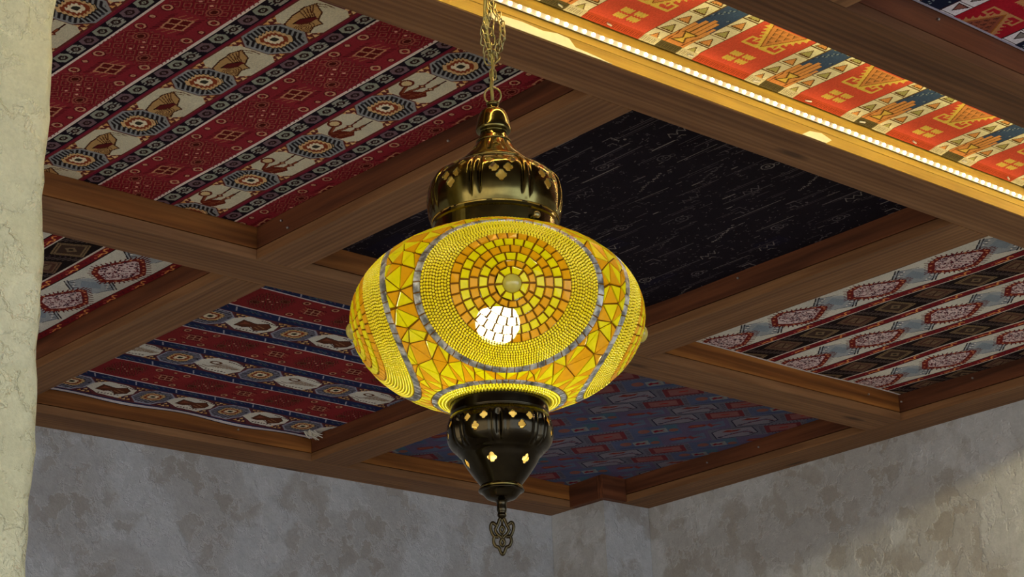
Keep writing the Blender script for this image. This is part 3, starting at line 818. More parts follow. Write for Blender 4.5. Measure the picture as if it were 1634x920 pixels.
# ---- carpets G and H: orange kilims either side of the nearest beam
def kilim(cv, x0, ydir, ybase, palette):
    RD, WH, BLU, HAND, TRI, YEL, GRN, DK = palette
    P = 237.0
    cv.rect(0, 0, 6000, 6000, RD)
    E = ((0, -1), (1, 0))
    for i in range(-9, 10):
        a = x0 + P * i
        cv.rect(a + 120, 0, a + 237, 6000, WH); cv.rect(a + 155, 0, a + 202, 6000, BLU)
        cv.rect(a + 118.5, 0, a + 120.5, 6000, DK); cv.rect(a + 153.5, 0, a + 156, 6000, DK); cv.rect(a + 201, 0, a + 203.5, 6000, DK); cv.rect(a + 236, 0, a + 238, 6000, DK)
        for k in range(-2, 16):
            for (bx, s) in ((a + 137.5, 0), (a + 219.5, 1)):
                f = Fr(cv, bx, ybase + ydir * (-200 + 34 * k), *E, flip=ydir)
                f.line([(0, -17), (0, 17)], 1.8, DK)
                t = [(4, -12), (25, -1), (4, 13)]
                f.poly(t, HAND if (k + s) % 2 else GRN); f.line(t, 2, DK, True)
                for q in range(-10, 14, 5): f.ell(5, q, 1.8, 1.8, DK)
        f = Fr(cv, a + 178.5, ybase, *E, flip=ydir)
        # stepped hand
        f.poly([(-40, -24), (30, -24), (30, 24), (-40, 24)], HAND); f.poly([(-40, -24), (-8, -24), (-8, 24), (-40, 24)], TRI)
        for k, L in enumerate((44, 58, 66, 60, 46)):
            q = -20 + 9.6 * k; f.poly([(26, q - 3.6), (L, q - 3.6), (L, q + 3.6), (26, q + 3.6)], HAND)
            f.line([(10, q + 4.8), (L - 2, q + 4.8)], 1.8, DK)
        for s in (-1, 1): f.line([(-44, s * 15), (4, s * 19), (14, s * 23.5)], 2.2, (120, 62, 24))
        bow = [(-16, -13), (-2, -2), (14, -13), (14, 13), (-2, 4), (-16, 13)]
        f.poly(bow, YEL); f.line(bow, 3, DK, True)
        for k in range(26): f.ell(70 + (k * 17) % 60, -20 + (k * 11) % 40, 2, 2, (120, 132, 140) if k % 2 else tuple(int(v * .7) for v in BLU))
        f.line([(112, -16), (120, 0), (112, 16)], 5, YEL)
        # four dashes
        f = Fr(cv, a + 60, ybase - 2 * ydir, *E, flip=ydir)
        for p_, q_ in ((7, -13), (9, 13), (-11, -12), (-9, 14)):
            for t in range(-3, 4): f.poly([(p_ - 7 + (t % 2) * 2, q_ + t * 3.0 - 1.6), (p_ + 6 + (t % 2) * 2, q_ + t * 3.0 - 1.6), (p_ + 6 + (t % 2) * 2, q_ + t * 3.0 + 1.6), (p_ - 7 + (t % 2) * 2, q_ + t * 3.0 + 1.6)], YEL)
        # saw-toothed triangle with hooks
        f = Fr(cv, a + 60, ybase - 46 * ydir, *E, flip=ydir)
        f.poly([(0, 0), (62, -40), (62, 40)], TRI)
        for s in (-1, 1):
            for k in range(7):
                u = k / 7; p_, q_ = 62 * u + 2, s * 40 * u
                f.poly([(p_, q_), (p_ + 11, q_ + s * 7), (p_ - 2, q_ + s * 15)], YEL)
            f.line([(0, s * 2), (64, s * 43)], 7, YEL); f.line([(2, 0), (64, s * 38)], 2, (140, 84, 24))
            f.line([(-2, s * 3), (-2, s * 36), (18, s * 36), (18, s * 24), (10, s * 24)], 5, YEL)
        for k in range(4):
            for j in range(k + 1):
                p_, q_ = 18 + 12 * k, (j - k / 2) * 13; f.poly([(p_ - 4, q_), (p_ + 5, q_ - 5), (p_ + 5, q_ + 5)], tuple(int(v * .82) for v in TRI)); f.line([(p_ - 4, q_), (p_ + 5, q_ - 5)], 1.5, DK)
def carpet_g():
    cv = Canvas(1500, 3955.5, 1754.5, 1987.5, 1.5)
    pal = ((206, 82, 58), (226, 218, 178), (56, 76, 106), (216, 150, 82), (208, 138, 74), (218, 186, 84), (172, 164, 96), (104, 74, 30))
    kilim(cv, 2215, 1, 1944, pal)
    # turned-down stitched end
    yb = 1971
    for i in range(-9, 10):
        a = 2215 + 237.0 * i
        for xa, xb, c in ((0, 120, (176, 70, 40)), (120, 155, (196, 184, 144)), (155, 202, (84, 74, 44)), (202, 237, (196, 184, 144))):
            cv.rect(a + xa, yb, a + xb, 2000, c)
            for k in range(int((xb - xa) / 4)): cv.rect(a + xa + 4 * k, yb + 4, a + xa + 4 * k + 1.6, 1984, tuple(int(v * .72) for v in c))
    base = wavy(21, 0.0012)
    def z(X, Y):
        t = np.clip((Y - 1.962) / 0.0255, 0, 1)
        return base(X, Y) - 0.0045 * t ** 1.5 * (0.86 + 0.14 * np.sin(X * 17) * np.sin(X * 5.3 + 1))
    o = weave(cv, 'orange red kilim with yellow sawtooth motifs, brightly lit beside the strip of lights', z, 0.95)
    for x in (1.93, 2.03, 2.205, 2.357, 2.483, 2.62, 2.76, 2.90, 3.03):
        y = 1.979; v, f = box(-.006, -.0012, -.0012, .006, .0012, .0012)
        s = mesh_obj('staple', v, f, NAIL_M, parent=o, bevel=.0004)
        s.location = Vector((x, y, float(z(np.array(x), np.array(y))) - .0012)) - o.location; s.rotation_euler = (0, 0, random.uniform(-.4, .4))
carpet_g()
def carpet_h():
    cv = Canvas(2181.5, 3955.5, 1200, 1653.5, 1.5)
    pal = ((140, 24, 36), (196, 192, 196), (26, 30, 48), (120, 74, 66), (122, 66, 48), (160, 112, 72), (110, 104, 100), (44, 22, 26))
    kilim(cv, 2434, -1, 1548, pal)
    cv.rect(2100, 1648, 4400, 1660, (150, 146, 160))
    weave(cv, 'dark red kilim with sawtooth triangle, at the top right corner past the nearest beam', wavy(31, 0.0018), 1.7)
carpet_h()

# ------------------------------------------------------------------ strips of lights on the beams
def led_strip():
    x0, n, pitch, z = 1.745, 98, 0.0184, 0.0375
    y = 1.9886
    v, f = box(-0.012, -0.0014, -0.0046, n * pitch + .004, 0, 0.0046)
    root = mesh_obj('led_strip', v, f, TAPE_M, loc=(x0, y, ZB + z))
    tag(root, 'glowing strip of small warm white lights along the lit beam face', 'light strip', 'light strips along the beams')
    V, Fc = [], []
    rings = [(0.0030, 0.0), (0.0030, 0.0016), (0.0022, 0.0028), (0.0010, 0.0033)]
    for r, d in rings:
        for k in range(10): V.append((r * math.cos(k * .6283), -d, r * math.sin(k * .6283)))
    for i in range(3):
        for k in range(10): Fc.append((i * 10 + k, i * 10 + (k + 1) % 10, (i + 1) * 10 + (k + 1) % 10, (i + 1) * 10 + k))
    Fc.append(tuple(30 + k for k in range(10)))
    first = mesh_obj('led', V, Fc, LED_M, parent=root, smooth=True)
    first.location = (0, -.0014, 0)
    for k in range(1, n):
        d = first.copy(); COL.objects.link(d); d.parent = root; d.location = (k * pitch, -.0014, 0)
led_strip()
def cove_strip():
    v, f = box(0, 0, -.004, 2.6, .0025, .004)
    root = mesh_obj('led_strip', v, f, TAPE_M, loc=(1.2, 1.7532, ZB + .0455))
    tag(root, 'second strip of warm lights hidden on the far face of the nearest beam', 'light strip', 'light strips along the beams')
    v, f = box(0, .0025, -.0035, 2.6, .0050, .0035)
    mesh_obj('diffuser', v, f, COVE_M, parent=root)
cove_strip()
def band_light():  # tube added out of view to make the warm band on the right wall
    v, f = box(-.15, -.012, .012, .15, .012, .034)
    v2, f2 = box(-.150, -.007, -.006, -.144, .007, .013); v3_, f3 = box(.144, -.007, -.006, .150, .007, .013)
    root = mesh_obj('added_tube_lamp', *join([(v, f), (v2, f2), (v3_, f3)]), TAPE_M, loc=(3.62, 1.80, ZB + .033), bevel=.001)
    tag(root, 'short tube lamp added out of view to light the band on the right wall', 'lamp')
    V, Fc = tube([(-.144, 0, 0), (.144, 0, 0)], .0035, 12)
    mesh_obj('glow_tube', V, Fc, BAND_M, parent=root, smooth=True)
band_light()

# ------------------------------------------------------------------ the hanging mosaic lamp
K = 0.95
A_, B_ = 0.1965, 0.1245
PHI0 = math.atan2(-1.884, -1.696)
TT = np.linspace(-1.5707, 1.5707, 4001)
SS = np.concatenate(([0], np.cumsum(np.hypot(A_ * np.sin((TT[1:] + TT[:-1]) / 2), B_ * np.cos((TT[1:] + TT[:-1]) / 2)) * np.diff(TT))))
S_of = lambda t: float(np.interp(t, TT, SS))
T_of = lambda s: float(np.interp(s, SS, TT))
def spt(lon, s, h=0.0):
    t = T_of(s); ct, st = math.cos(t), math.sin(t); cl, sl = math.cos(lon), math.sin(lon)
    nx_, nz_ = ct / A_, st / B_; L = math.hypot(nx_, nz_); nx_ /= L; nz_ /= L
    return ((A_ * ct + nx_ * h) * cl * K, (A_ * ct + nx_ * h) * sl * K, (B_ * st + nz_ * h) * K)

LAMP = Vector((1.69634, 1.88417, CZ + 0.86986))
lamp = bpy.data.objects.new('hanging_mosaic_lamp', None); COL.objects.link(lamp)
lamp.location = LAMP
TILT = 0.0166
lamp.rotation_euler = Matrix.Rotation(TILT, 3, Vector((F_.x, F_.y, 0)).normalized()).to_euler()
lamp.empty_display_size = 0.1
tag(lamp, 'large round yellow mosaic glass lamp with brass fittings hanging on a chain', 'lamp')

GV, GF, GM, GS = [], [], [], []
def gadd(vs, fs, ms, sm=False):
    b = len(GV); GV.extend(vs); GF.extend([tuple(i + b for i in f) for f in fs]); GM.extend(ms); GS.extend([sm] * len(fs))
YEL, ORA, GRT, SIL, BEA, GAP = range(6)
def tile(outer, to3, shrink, mat, gapm=GRT, h=0.0016):
    """outer: 2D polygon; a grout border then a raised tile"""
    n = len(outer); cx = sum(p[0] for p in outer) / n; cy = sum(p[1] for p in outer) / n
    def inset(d):
        r = []
        for x, y in outer:
            L = math.hypot(x - cx, y - cy); k = max(0.2, 1 - d / max(L, 1e-6)); r.append((cx + (x - cx) * k, cy + (y - cy) * k))
        return r
    i1 = inset(shrink); i2 = inset(shrink + 0.0007)
    tilt = random.uniform(-.00035, .00035), random.uniform(-.00035, .00035)
    vs = [to3(x, y, 0) for x, y in outer] + [to3(x, y, 0) for x, y in i1]
    vs += [to3(x, y, h + (tilt[0] if j % 2 else tilt[1])) for j, (x, y) in enumerate(i2)]
    fs = [(j, (j + 1) % n, n + (j + 1) % n, n + j) for j in range(n)] + [(n + j, n + (j + 1) % n, 2 * n + (j + 1) % n, 2 * n + j) for j in range(n)] + [tuple(2 * n + j for j in range(n))]
    gadd(vs, fs, [gapm] * n + [mat] * (n + 1))
def bead(cell, to3, rad):
    """cell: 8 points round the bead's own patch; dome in the middle"""
    cx = sum(p[0] for p in cell) / 8; cy = sum(p[1] for p in cell) / 8
    a0 = math.atan2(cell[0][1] - cy, cell[0][0] - cx)
    a1 = math.atan2(cell[1][1] - cy, cell[1][0] - cx); sg = 1 if math.sin(a1 - a0) > 0 else -1
    vs = [to3(x, y, 0) for x, y in cell]
    for rr, h in ((1.0, 0.0), (0.93, rad * .55), (0.62, rad * .95)):
        vs += [to3(cx + rad * rr * math.cos(a0 + sg * k * math.pi / 4), cy + rad * rr * math.sin(a0 + sg * k * math.pi / 4), h) for k in range(8)]
    vs.append(to3(cx, cy, rad * 1.12))
    fs, ms = [], []
    for L in range(3):
        for k in range(8):
            fs.append((L * 8 + k, L * 8 + (k + 1) % 8, (L + 1) * 8 + (k + 1) % 8, (L + 1) * 8 + k)); ms.append(GAP if L == 0 else BEA)
    for k in range(8): fs.append((24 + k, 24 + (k + 1) % 8, 32)); ms.append(BEA)
    gadd(vs, fs, ms, True)
def ring_cells(r0, r1, n, pol, kind, mat=None, shrink=.0008, ph=0.0):
    """a ring of n cells between radii r0 and r1; pol(r, angle, h) gives the 3D point"""
    rm = (r0 + r1) / 2
    # local flat coordinates: u along the ring, v outward
    for k in range(n):
        a0 = 2 * math.pi * (k + ph) / n; a1 = 2 * math.pi * (k + 1 + ph) / n; am = (a0 + a1) / 2
        to3 = lambda u, v, h: pol(rm + v, am + u / rm, h)
        wu = (a1 - a0) * rm / 2; hv = (r1 - r0) / 2
        # exact shared corners: u scales with radius automatically (angle = u / rm)
        if kind == 'tile': tile([(-wu, -hv), (wu, -hv), (wu, hv), (-wu, hv)], to3, shrink, mat if not callable(mat) else mat())
        else: bead([(-wu, -hv), (0, -hv), (wu, -hv), (wu, 0), (wu, hv), (0, hv), (-wu, hv), (-wu, 0)], to3, min(wu, hv) * 0.88)
S0 = S_of(math.radians(-8.5))
LONS = [PHI0 + math.radians(6) + k * math.pi / 2 for k in range(4)]
R_OUT = 0.1320
WID = lambda t: math.cos(t) ** 0.35
def pol_med(lon0):
    def pol(r, an, h):
        s = S0 + r * math.cos(an); t = T_of(s)
        return spt(lon0 + r * math.sin(an) / (A_ * WID(t)), s, h)
    return pol
RINGS = [(.0120, .0222, 8, YEL), (.0222, .0310, 14, ORA), (.0310, .0428, 17, YEL), (.0428, .0546, 23, ORA), (.0546, .0670, 29, YEL), (.0670, .0796, 34, ORA)]
for lon0 in LONS:
    pol = pol_med(lon0)
    gadd([pol(.012, 2 * math.pi * k / 24, 0) for k in range(24)], [tuple(range(24))], [YEL])
    for r0, r1, n, m in RINGS: ring_cells(r0, r1, n, pol, 'tile', m, .0015, random.random())
    nb = 10; r = .0796; dr = (.1212 - r) / nb
    for k in range(nb):
        ring_cells(r, r + dr, int(2 * math.pi * (r + dr / 2) / .0043), pol, 'bead', ph=random.random()); r += dr
    ring_cells(.1212, R_OUT, 56, pol, 'tile', SIL, .0008)
# collar rings
def pol_par(r, an, h): return spt(an, r, h)          # r is the meridian arc
def par_ring(s0, s1, n, kind, mat=None, ph=0):
    for k in range(n):
        a0 = 2 * math.pi * (k + ph) / n; a1 = 2 * math.pi * (k + 1 + ph) / n; am = (a0 + a1) / 2; sm = (s0 + s1) / 2
        Rm = A_ * math.cos(T_of(sm)); to3 = lambda u, v, h: spt(am + u / Rm, sm + v, h)
        wu = (a1 - a0) * Rm / 2; hv = (s1 - s0) / 2
        if kind == 'tile': tile([(-wu, -hv), (wu, -hv), (wu, hv), (-wu, hv)], to3, .0007, mat)
        else: bead([(-wu, -hv), (0, -hv), (wu, -hv), (wu, 0), (wu, hv), (0, hv), (-wu, hv), (-wu, 0)], to3, min(wu, hv) * .88)
s_bot, s_top = S_of(-math.acos(.064 / A_)), S_of(math.acos(.080 / A_))
sb = s_bot
for k in range(4):
    par_ring(sb, sb + .0044, int(2 * math.pi * A_ * math.cos(T_of(sb)) / .0043), 'bead', ph=random.random()); sb += .0044
par_ring(sb, sb + .0088, 70, 'tile', SIL); sb += .0088
st_ = s_top
for k in range(4):
    par_ring(st_ - .0044, st_, int(2 * math.pi * A_ * math.cos(T_of(st_)) / .0043), 'bead', ph=random.random()); st_ -= .0044
# triangles between: points on the (longitude, arc) chart, Delaunay, then tiles
PER = 2 * math.pi * A_
chart = lambda lon, s: (A_ * (lon - LONS[0]), s)
med_poly = []
for m in range(-2, 7):
    c = A_ * m * math.pi / 2; q = []
    for k in range(38):
        an = 2 * math.pi * k / 38; s = S0 + R_OUT * math.cos(an)
        q.append((c + A_ * (R_OUT * math.sin(an) / (A_ * WID(T_of(s)))), s))
    med_poly.append(q)
def in_med(x, s, g=0.0):
    m = round(x / (A_ * math.pi / 2)); dx = (x - m * A_ * math.pi / 2)
    v = s - S0
    if abs(v) >= R_OUT + g: return False
    return math.hypot(dx * WID(T_of(s)), v) < R_OUT + g
base_pts = []
for k in range(42): base_pts.append((PER * k / 42, sb)); 
for k in range(40): base_pts.append((PER * (k + .3) / 40, st_))
for q in med_poly[2:6]: base_pts += [(x % PER, s) for x, s in q]
rr = random.Random(5); fill = []
tries = 0
while tries < 9000:
    tries += 1
    x, s = rr.uniform(0, PER), rr.uniform(sb + .008, st_ - .008)
    if in_med(x, s, .0105): continue
    cx_ = math.cos(T_of(s)); ok = True
    for a, b in fill:
        dx = abs(x - a); dx = min(dx, PER - dx)
        if math.hypot(dx * cx_, s - b) < .0215: ok = False; break
    if ok: fill.append((x, s))
allp = base_pts + fill
ext = [(x + d, s) for d in (-PER, 0, PER) for x, s in allp if -0.25 < x + d < PER + .25]
res = geometry.delaunay_2d_cdt([Vector(p) for p in ext], [], [], 0, 1e-6)
vv = [tuple(p) for p in res[0]]
edge_col = {}
for f in res[2]:
    tri = [vv[i] for i in f]; cx_ = sum(p[0] for p in tri) / 3; cy_ = sum(p[1] for p in tri) / 3
    if not (0 <= cx_ < PER): continue
    if in_med(cx_, cy_, -.0004) or cy_ < sb or cy_ > st_: continue
    ct = math.cos(T_of(cy_))
    ed = [math.hypot((tri[i][0] - tri[(i + 1) % 3][0]) * ct, tri[i][1] - tri[(i + 1) % 3][1]) for i in range(3)]
    p_ = sum(ed) / 2; area = math.sqrt(max(0, p_ * (p_ - ed[0]) * (p_ - ed[1]) * (p_ - ed[2])))
    if max(ed) > .06: continue
    sh = min(.0019, area / p_ * .55)
    keys = [tuple(sorted((f[i], f[(i + 1) % 3]))) for i in range(3)]
    vote = sum(edge_col.get(k_, 0) for k_ in keys)
    colr = ORA if vote > 0 else YEL if vote < 0 else (YEL if rr.random() < .6 else ORA)
    for k_ in keys: edge_col[k_] = 1 if colr == YEL else -1
    tile(tri, lambda x, s, h: spt(LONS[0] + x / A_, s, h), sh, colr)
globe = mesh_obj('mosaic_globe', GV, GF, [G_YEL, G_ORA, G_GRT, G_SIL, G_BEAD, G_GAP], parent=lamp, midx=GM)
globe.data.polygons.foreach_set('use_smooth', GS)
def dome(r, hgt, nseg=20, nr=6):
    V = []; Fc = []
    for i in range(nr):
        a = i / nr * math.pi / 2
        for k in range(nseg): V.append((r * math.cos(a) * math.cos(2 * math.pi * k / nseg), r * math.cos(a) * math.sin(2 * math.pi * k / nseg), hgt * math.sin(a)))
    V.append((0, 0, hgt))
    for i in range(nr - 1):
        for k in range(nseg): Fc.append((i * nseg + k, i * nseg + (k + 1) % nseg, (i + 1) * nseg + (k + 1) % nseg, (i + 1) * nseg + k))
    for k in range(nseg): Fc.append(((nr - 1) * nseg + k, (nr - 1) * nseg + (k + 1) % nseg, nr * nseg))
    return V, Fc
for lon0 in LONS:
    V, Fc = dome(.0118 * K, .0085 * K)
    c = Vector(spt(lon0, S0, 0)); nrm = (Vector(spt(lon0, S0, .01)) - c).normalized()
    q = Vector((0, 0, 1)).rotation_difference(nrm)
    cb = mesh_obj('glass_cabochon', V, Fc, G_CAB, parent=globe, smooth=True)
    cb.location = c; cb.rotation_euler = q.to_euler()

# bulb inside
bz = -0.004
prof = [(0, -.029), (.013, -.027), (.023, -.020), (.029, -.009), (.030, .000), (.028, .008), (.025, .0145)]
def lathe(prof, seg=32, close_top=True):
    V, Fc = [], []
    for r, z in prof:
        for k in range(seg):
            a = 2 * math.pi * k / seg; V.append((r * math.cos(a), r * math.sin(a), z))
    for i in range(len(prof) - 1):
        for k in range(seg):
            k2 = (k + 1) % seg; Fc.append((i * seg + k, i * seg + k2, (i + 1) * seg + k2, (i + 1) * seg + k))
    if close_top: Fc.append(tuple((len(prof) - 1) * seg + k for k in range(seg)))
    return V, Fc
V, Fc = lathe([(max(r, 1e-4) * K, (z + bz) * K) for r, z in prof])
mesh_obj('bulb', V, Fc, BULB_M, parent=lamp, smooth=True)
V, Fc = lathe([(.0250 * K, .0110 * K), (.0235 * K, .020 * K), (.0170 * K, .046 * K), (.0142 * K, .060 * K), (.0142 * K, .085 * K), (.019 * K, .088 * K), (.019 * K, .122 * K)])
mesh_obj('bulb_socket', V, Fc, BRASS_D, parent=lamp, smooth=True)

# pierced brass bodies
def catmull(pts, n):
    P = [pts[0]] + list(pts) + [pts[-1]]; out = []
    for i in range(1, len(P) - 2):
        for k in range(n):
            t = k / n; r = []
            for d in (0, 1):
                p0, p1, p2, p3 = P[i - 1][d], P[i][d], P[i + 1][d], P[i + 2][d]
                r.append(.5 * (2 * p1 + (p2 - p0) * t + (2 * p0 - 5 * p1 + 4 * p2 - p3) * t * t + (3 * p1 - p0 - 3 * p2 + p3) * t ** 3))
            out.append(tuple(r))
    out.append(tuple(pts[-1])); return out
def clover_dist(u, v, r):
    """<0 inside a four-leaf hole of overall radius r"""
    d = np.full(u.shape, 9.0)
    for a, b in ((.46, 0), (-.46, 0), (0, .55), (0, -.5)): d = np.minimum(d, np.hypot(u - a * r, v - b * r) - .47 * r)
    return d
def pierced(name, prof, step, holes, flute, mat, parent, seg=560, thick=.0012):
    """lathe with a fine grid; holes = (angle, arc index z, radius); flute(angle, z) -> radial offset"""
    zs = [p[1] for p in prof]
    L = [0.0]
    for a, b in zip(prof[:-1], prof[1:]): L.append(L[-1] + math.hypot(b[0] - a[0], b[1] - a[1]))
    n = max(8, int(L[-1] / step)); s = np.linspace(0, L[-1], n + 1)
    R = np.interp(s, L, [p[0] for p in prof]); Z = np.interp(s, L, zs)
    th = np.arange(seg) * 2 * math.pi / seg
    TH, RR = np.meshgrid(th, R); _, ZZ = np.meshgrid(th, Z); _, SG = np.meshgrid(th, s)
    RR2 = RR + flute(TH, ZZ)
    V = np.stack([RR2 * np.cos(TH), RR2 * np.sin(TH), ZZ], 2).reshape(-1, 3)
    keep = np.ones((n, seg), bool)
    tc = th + math.pi / seg; sc = (s[1:] + s[:-1]) / 2; Rc = (R[1:] + R[:-1]) / 2
    for an, z, r in holes:
        i = int(np.argmin(abs(Z - z))); s0 = s[i]
        da = (tc - an + math.pi) % (2 * math.pi) - math.pi
        sgn = 1 if Z[-1] > Z[0] else -1
        keep &= ~(clover_dist(da[None, :] * R[i] + 0 * sc[:, None], sgn * (sc - s0)[:, None] + 0 * da[None, :], r) < 0)
    ii, kk = np.nonzero(keep)
    k2 = (kk + 1) % seg
    Fc = np.stack([ii * seg + kk, ii * seg + k2, (ii + 1) * seg + k2, (ii + 1) * seg + kk], 1)
    if Z[-1] < Z[0]: Fc = Fc[:, ::-1]
    uq, inv = np.unique(Fc.ravel(), return_inverse=True)
    me = bpy.data.meshes.new(name)
    me.vertices.add(len(uq)); me.vertices.foreach_set('co', (V[uq] * K).astype(np.float32).ravel())
    me.loops.add(Fc.size); me.loops.foreach_set('vertex_index', inv.astype(np.int32).ravel())
    me.polygons.add(len(Fc)); me.polygons.foreach_set('loop_start', np.arange(0, Fc.size, 4, dtype=np.int32))
    me.update(calc_edges=True); me.validate(); me.materials.append(mat); me.materials.append(BRASS_I)
    me.polygons.foreach_set('use_smooth', [True] * len(me.polygons))
    o = bpy.data.objects.new(name, me); COL.objects.link(o); o.parent = parent
    md = o.modifiers.new('thickness', 'SOLIDIFY'); md.thickness = thick; md.offset = -1; md.material_offset = 1
    return o
def ang(x): return PHI0 + math.radians(x)
holes = []
for k in range(8):
    c = 6 + 45 * k
    for da, z, r in ((-10, .198, .0062), (10, .198, .0062), (0, .2055, .0056), (-6, .1845, .0070), (6, .1845, .0070), (0, .1715, .0080)): holes.append((ang(c + da), z, r))
def flute_top(TH, Z):
    a = (np.degrees(TH - PHI0) - 6 + 22.5) % 45 - 22.5
    w = np.clip((Z - .142) / .030, 0, 1) * np.clip((.2215 - Z) / .010, 0, 1)
    d = 22.5 - abs(a)
    return w * (-.0040 * np.exp(-((d - 4.0) / 1.3) ** 2) + .0016 * np.exp(-(d / 2.2) ** 2))
top_prof = catmull([(.0880, .1395), (.0912, .150), (.0930, .165), (.0924, .180), (.0885, .194), (.0800, .2050), (.0680, .2135), (.0570, .2190), (.0500, .2215)], 6)
pierced('pierced_brass_dome', top_prof, .0009, holes, flute_top, BRASS, lamp)
V, Fc = lathe([(.0800 * K, .1085 * K), (.0835 * K, .1095 * K), (.0838 * K, .1330 * K), (.0862 * K, .1345 * K), (.0862 * K, .1385 * K), (.0835 * K, .1400 * K), (.0815 * K, .1400 * K)], 72, False)
mesh_obj('collar_ring', V, Fc, BRASS, parent=lamp, smooth=False)
for da in (38, -82, 158):
    a = ang(da); V, Fc = tube([(.083 * K * math.cos(a), .083 * K * math.sin(a), .122 * K), (.091 * K * math.cos(a), .091 * K * math.sin(a), .122 * K)], .0028, 10)
    V2, F2 = dome(.0050, .004, 12, 4); q = Vector((0, 0, 1)).rotation_difference(Vector((math.cos(a), math.sin(a), 0)))
    V2 = [tuple(q @ Vector(p) + Vector((.0905 * K * math.cos(a), .0905 * K * math.sin(a), .122 * K))) for p in V2]
    V, Fc = join([(V, Fc), (V2, F2)]); mesh_obj('thumb_screw', V, Fc, BRASS_C, parent=lamp, smooth=True)
for rr_, zz_, th_ in ((.0502, .2222, .0026), (.0232, .2585, .0014)):
    V, Fc = tube([(rr_ * K * math.cos(2 * math.pi * k / 64), rr_ * K * math.sin(2 * math.pi * k / 64), zz_ * K) for k in range(64)], th_, 8, True)
    mesh_obj('rim_ring', V, Fc, BRASS, parent=lamp, smooth=True)
# bell on top of the dome
holes = [(ang(6 + 60 * k), .243, .0050) for k in range(6)]
def flute_bell(TH, Z):
    a = (np.degrees(TH - PHI0) - 6 + 15) % 30 - 15
    w = np.clip((Z - .230) / .006, 0, 1) * np.clip((.256 - Z) / .006, 0, 1)
    return -w * .0016 * np.exp(-((15 - abs(a)) / 3) ** 2)
bell_prof = catmull([(.0500, .2215), (.0485, .2245), (.0455, .2290), (.0400, .2355), (.0335, .2430), (.0275, .2510), (.0230, .2585), (.0208, .2640), (.0200, .2660)], 6)
pierced('pierced_brass_bell', bell_prof, .0010, holes, flute_bell, BRASS, lamp, 280)
cap = catmull([(.0200, .2655), (.0190, .2690), (.0185, .2735), (.0232, .2745), (.0246, .2790), (.0228, .2880), (.0202, .2980), (.0165, .3050), (.0100, .3085), (.0082, .3100), (.0082, .3160), (.0095, .3175), (.0070, .3200), (.0010, .3205)], 5)
V, Fc = lathe([(r * K, z * K) for r, z in cap], 48); mesh_obj('brass_cap', V, Fc, BRASS, parent=lamp, smooth=True)
# bottom cup
holes = []
for k in range(7):
    c = -27 + 51.43 * k
    for da, z, r in ((-10, -.1500, .0058), (10, -.1500, .0058), (0, -.1640, .0060)): holes.append((ang(c + da), z, r))
for k in range(6): holes.append((ang(-14 + 60 * k), -.2020, .0070))
def flute_bot(TH, Z):
    a = (np.degrees(TH - PHI0) + 27 + 25.7) % 51.43 - 25.7
    w = np.clip((Z + .186) / .012, 0, 1) * np.clip((-.142 - Z) / .008, 0, 1)
    return -w * (.0050 * np.exp(-((25.7 - abs(a)) / 3.6) ** 2) + .0016 * np.exp(-((abs(a) - 17) / 2.0) ** 2))
bot_prof = [(.0640, -.1080), (.0650, -.1090), (.0650, -.1330)] + catmull([(.0640, -.1345), (.0672, -.1400), (.0700, -.1500), (.0704, -.1600), (.0685, -.1715), (.0640, -.1790), (.0580, -.1840), (.0555, -.1870), (.0520, -.1905), (.0475, -.1990), (.0390, -.2120), (.0315, -.2220), (.0262, -.2290)], 6)
pierced('pierced_bronze_cup', bot_prof, .0009, holes, flute_bot, BRASS_D, lamp)
_tz = lambda z: z if z > -.2365 else (-.2365 + (z + .2365) * .52 if z > -.2595 else z + .0112)
tip = catmull([(.0262, -.2290), (.0245, -.2310), (.0290, -.2335), (.0300, -.2360), (.0262, -.2390), (.0225, -.2470), (.0190, -.2540), (.0120, -.2590), (.0078, -.2610), (.0064, -.2640), (.0066, -.2720), (.0055, -.2760), (.0060, -.2800), (.0030, -.2835), (.0012, -.2845)], 5)
tip = [(r_, _tz(z_)) for r_, z_ in tip]
V, Fc = lathe([(r * K, z * K) for r, z in tip], 40); mesh_obj('bronze_tip', V, Fc, BRASS_D, parent=lamp, smooth=True)
V, Fc = tube([(.0262 * K * math.cos(2 * math.pi * k / 48), .0262 * K * math.sin(2 * math.pi * k / 48), -.2315 * K) for k in range(48)], .0022, 8, True)
mesh_obj('rim_ring', V, Fc, BRASS, parent=lamp, smooth=True)
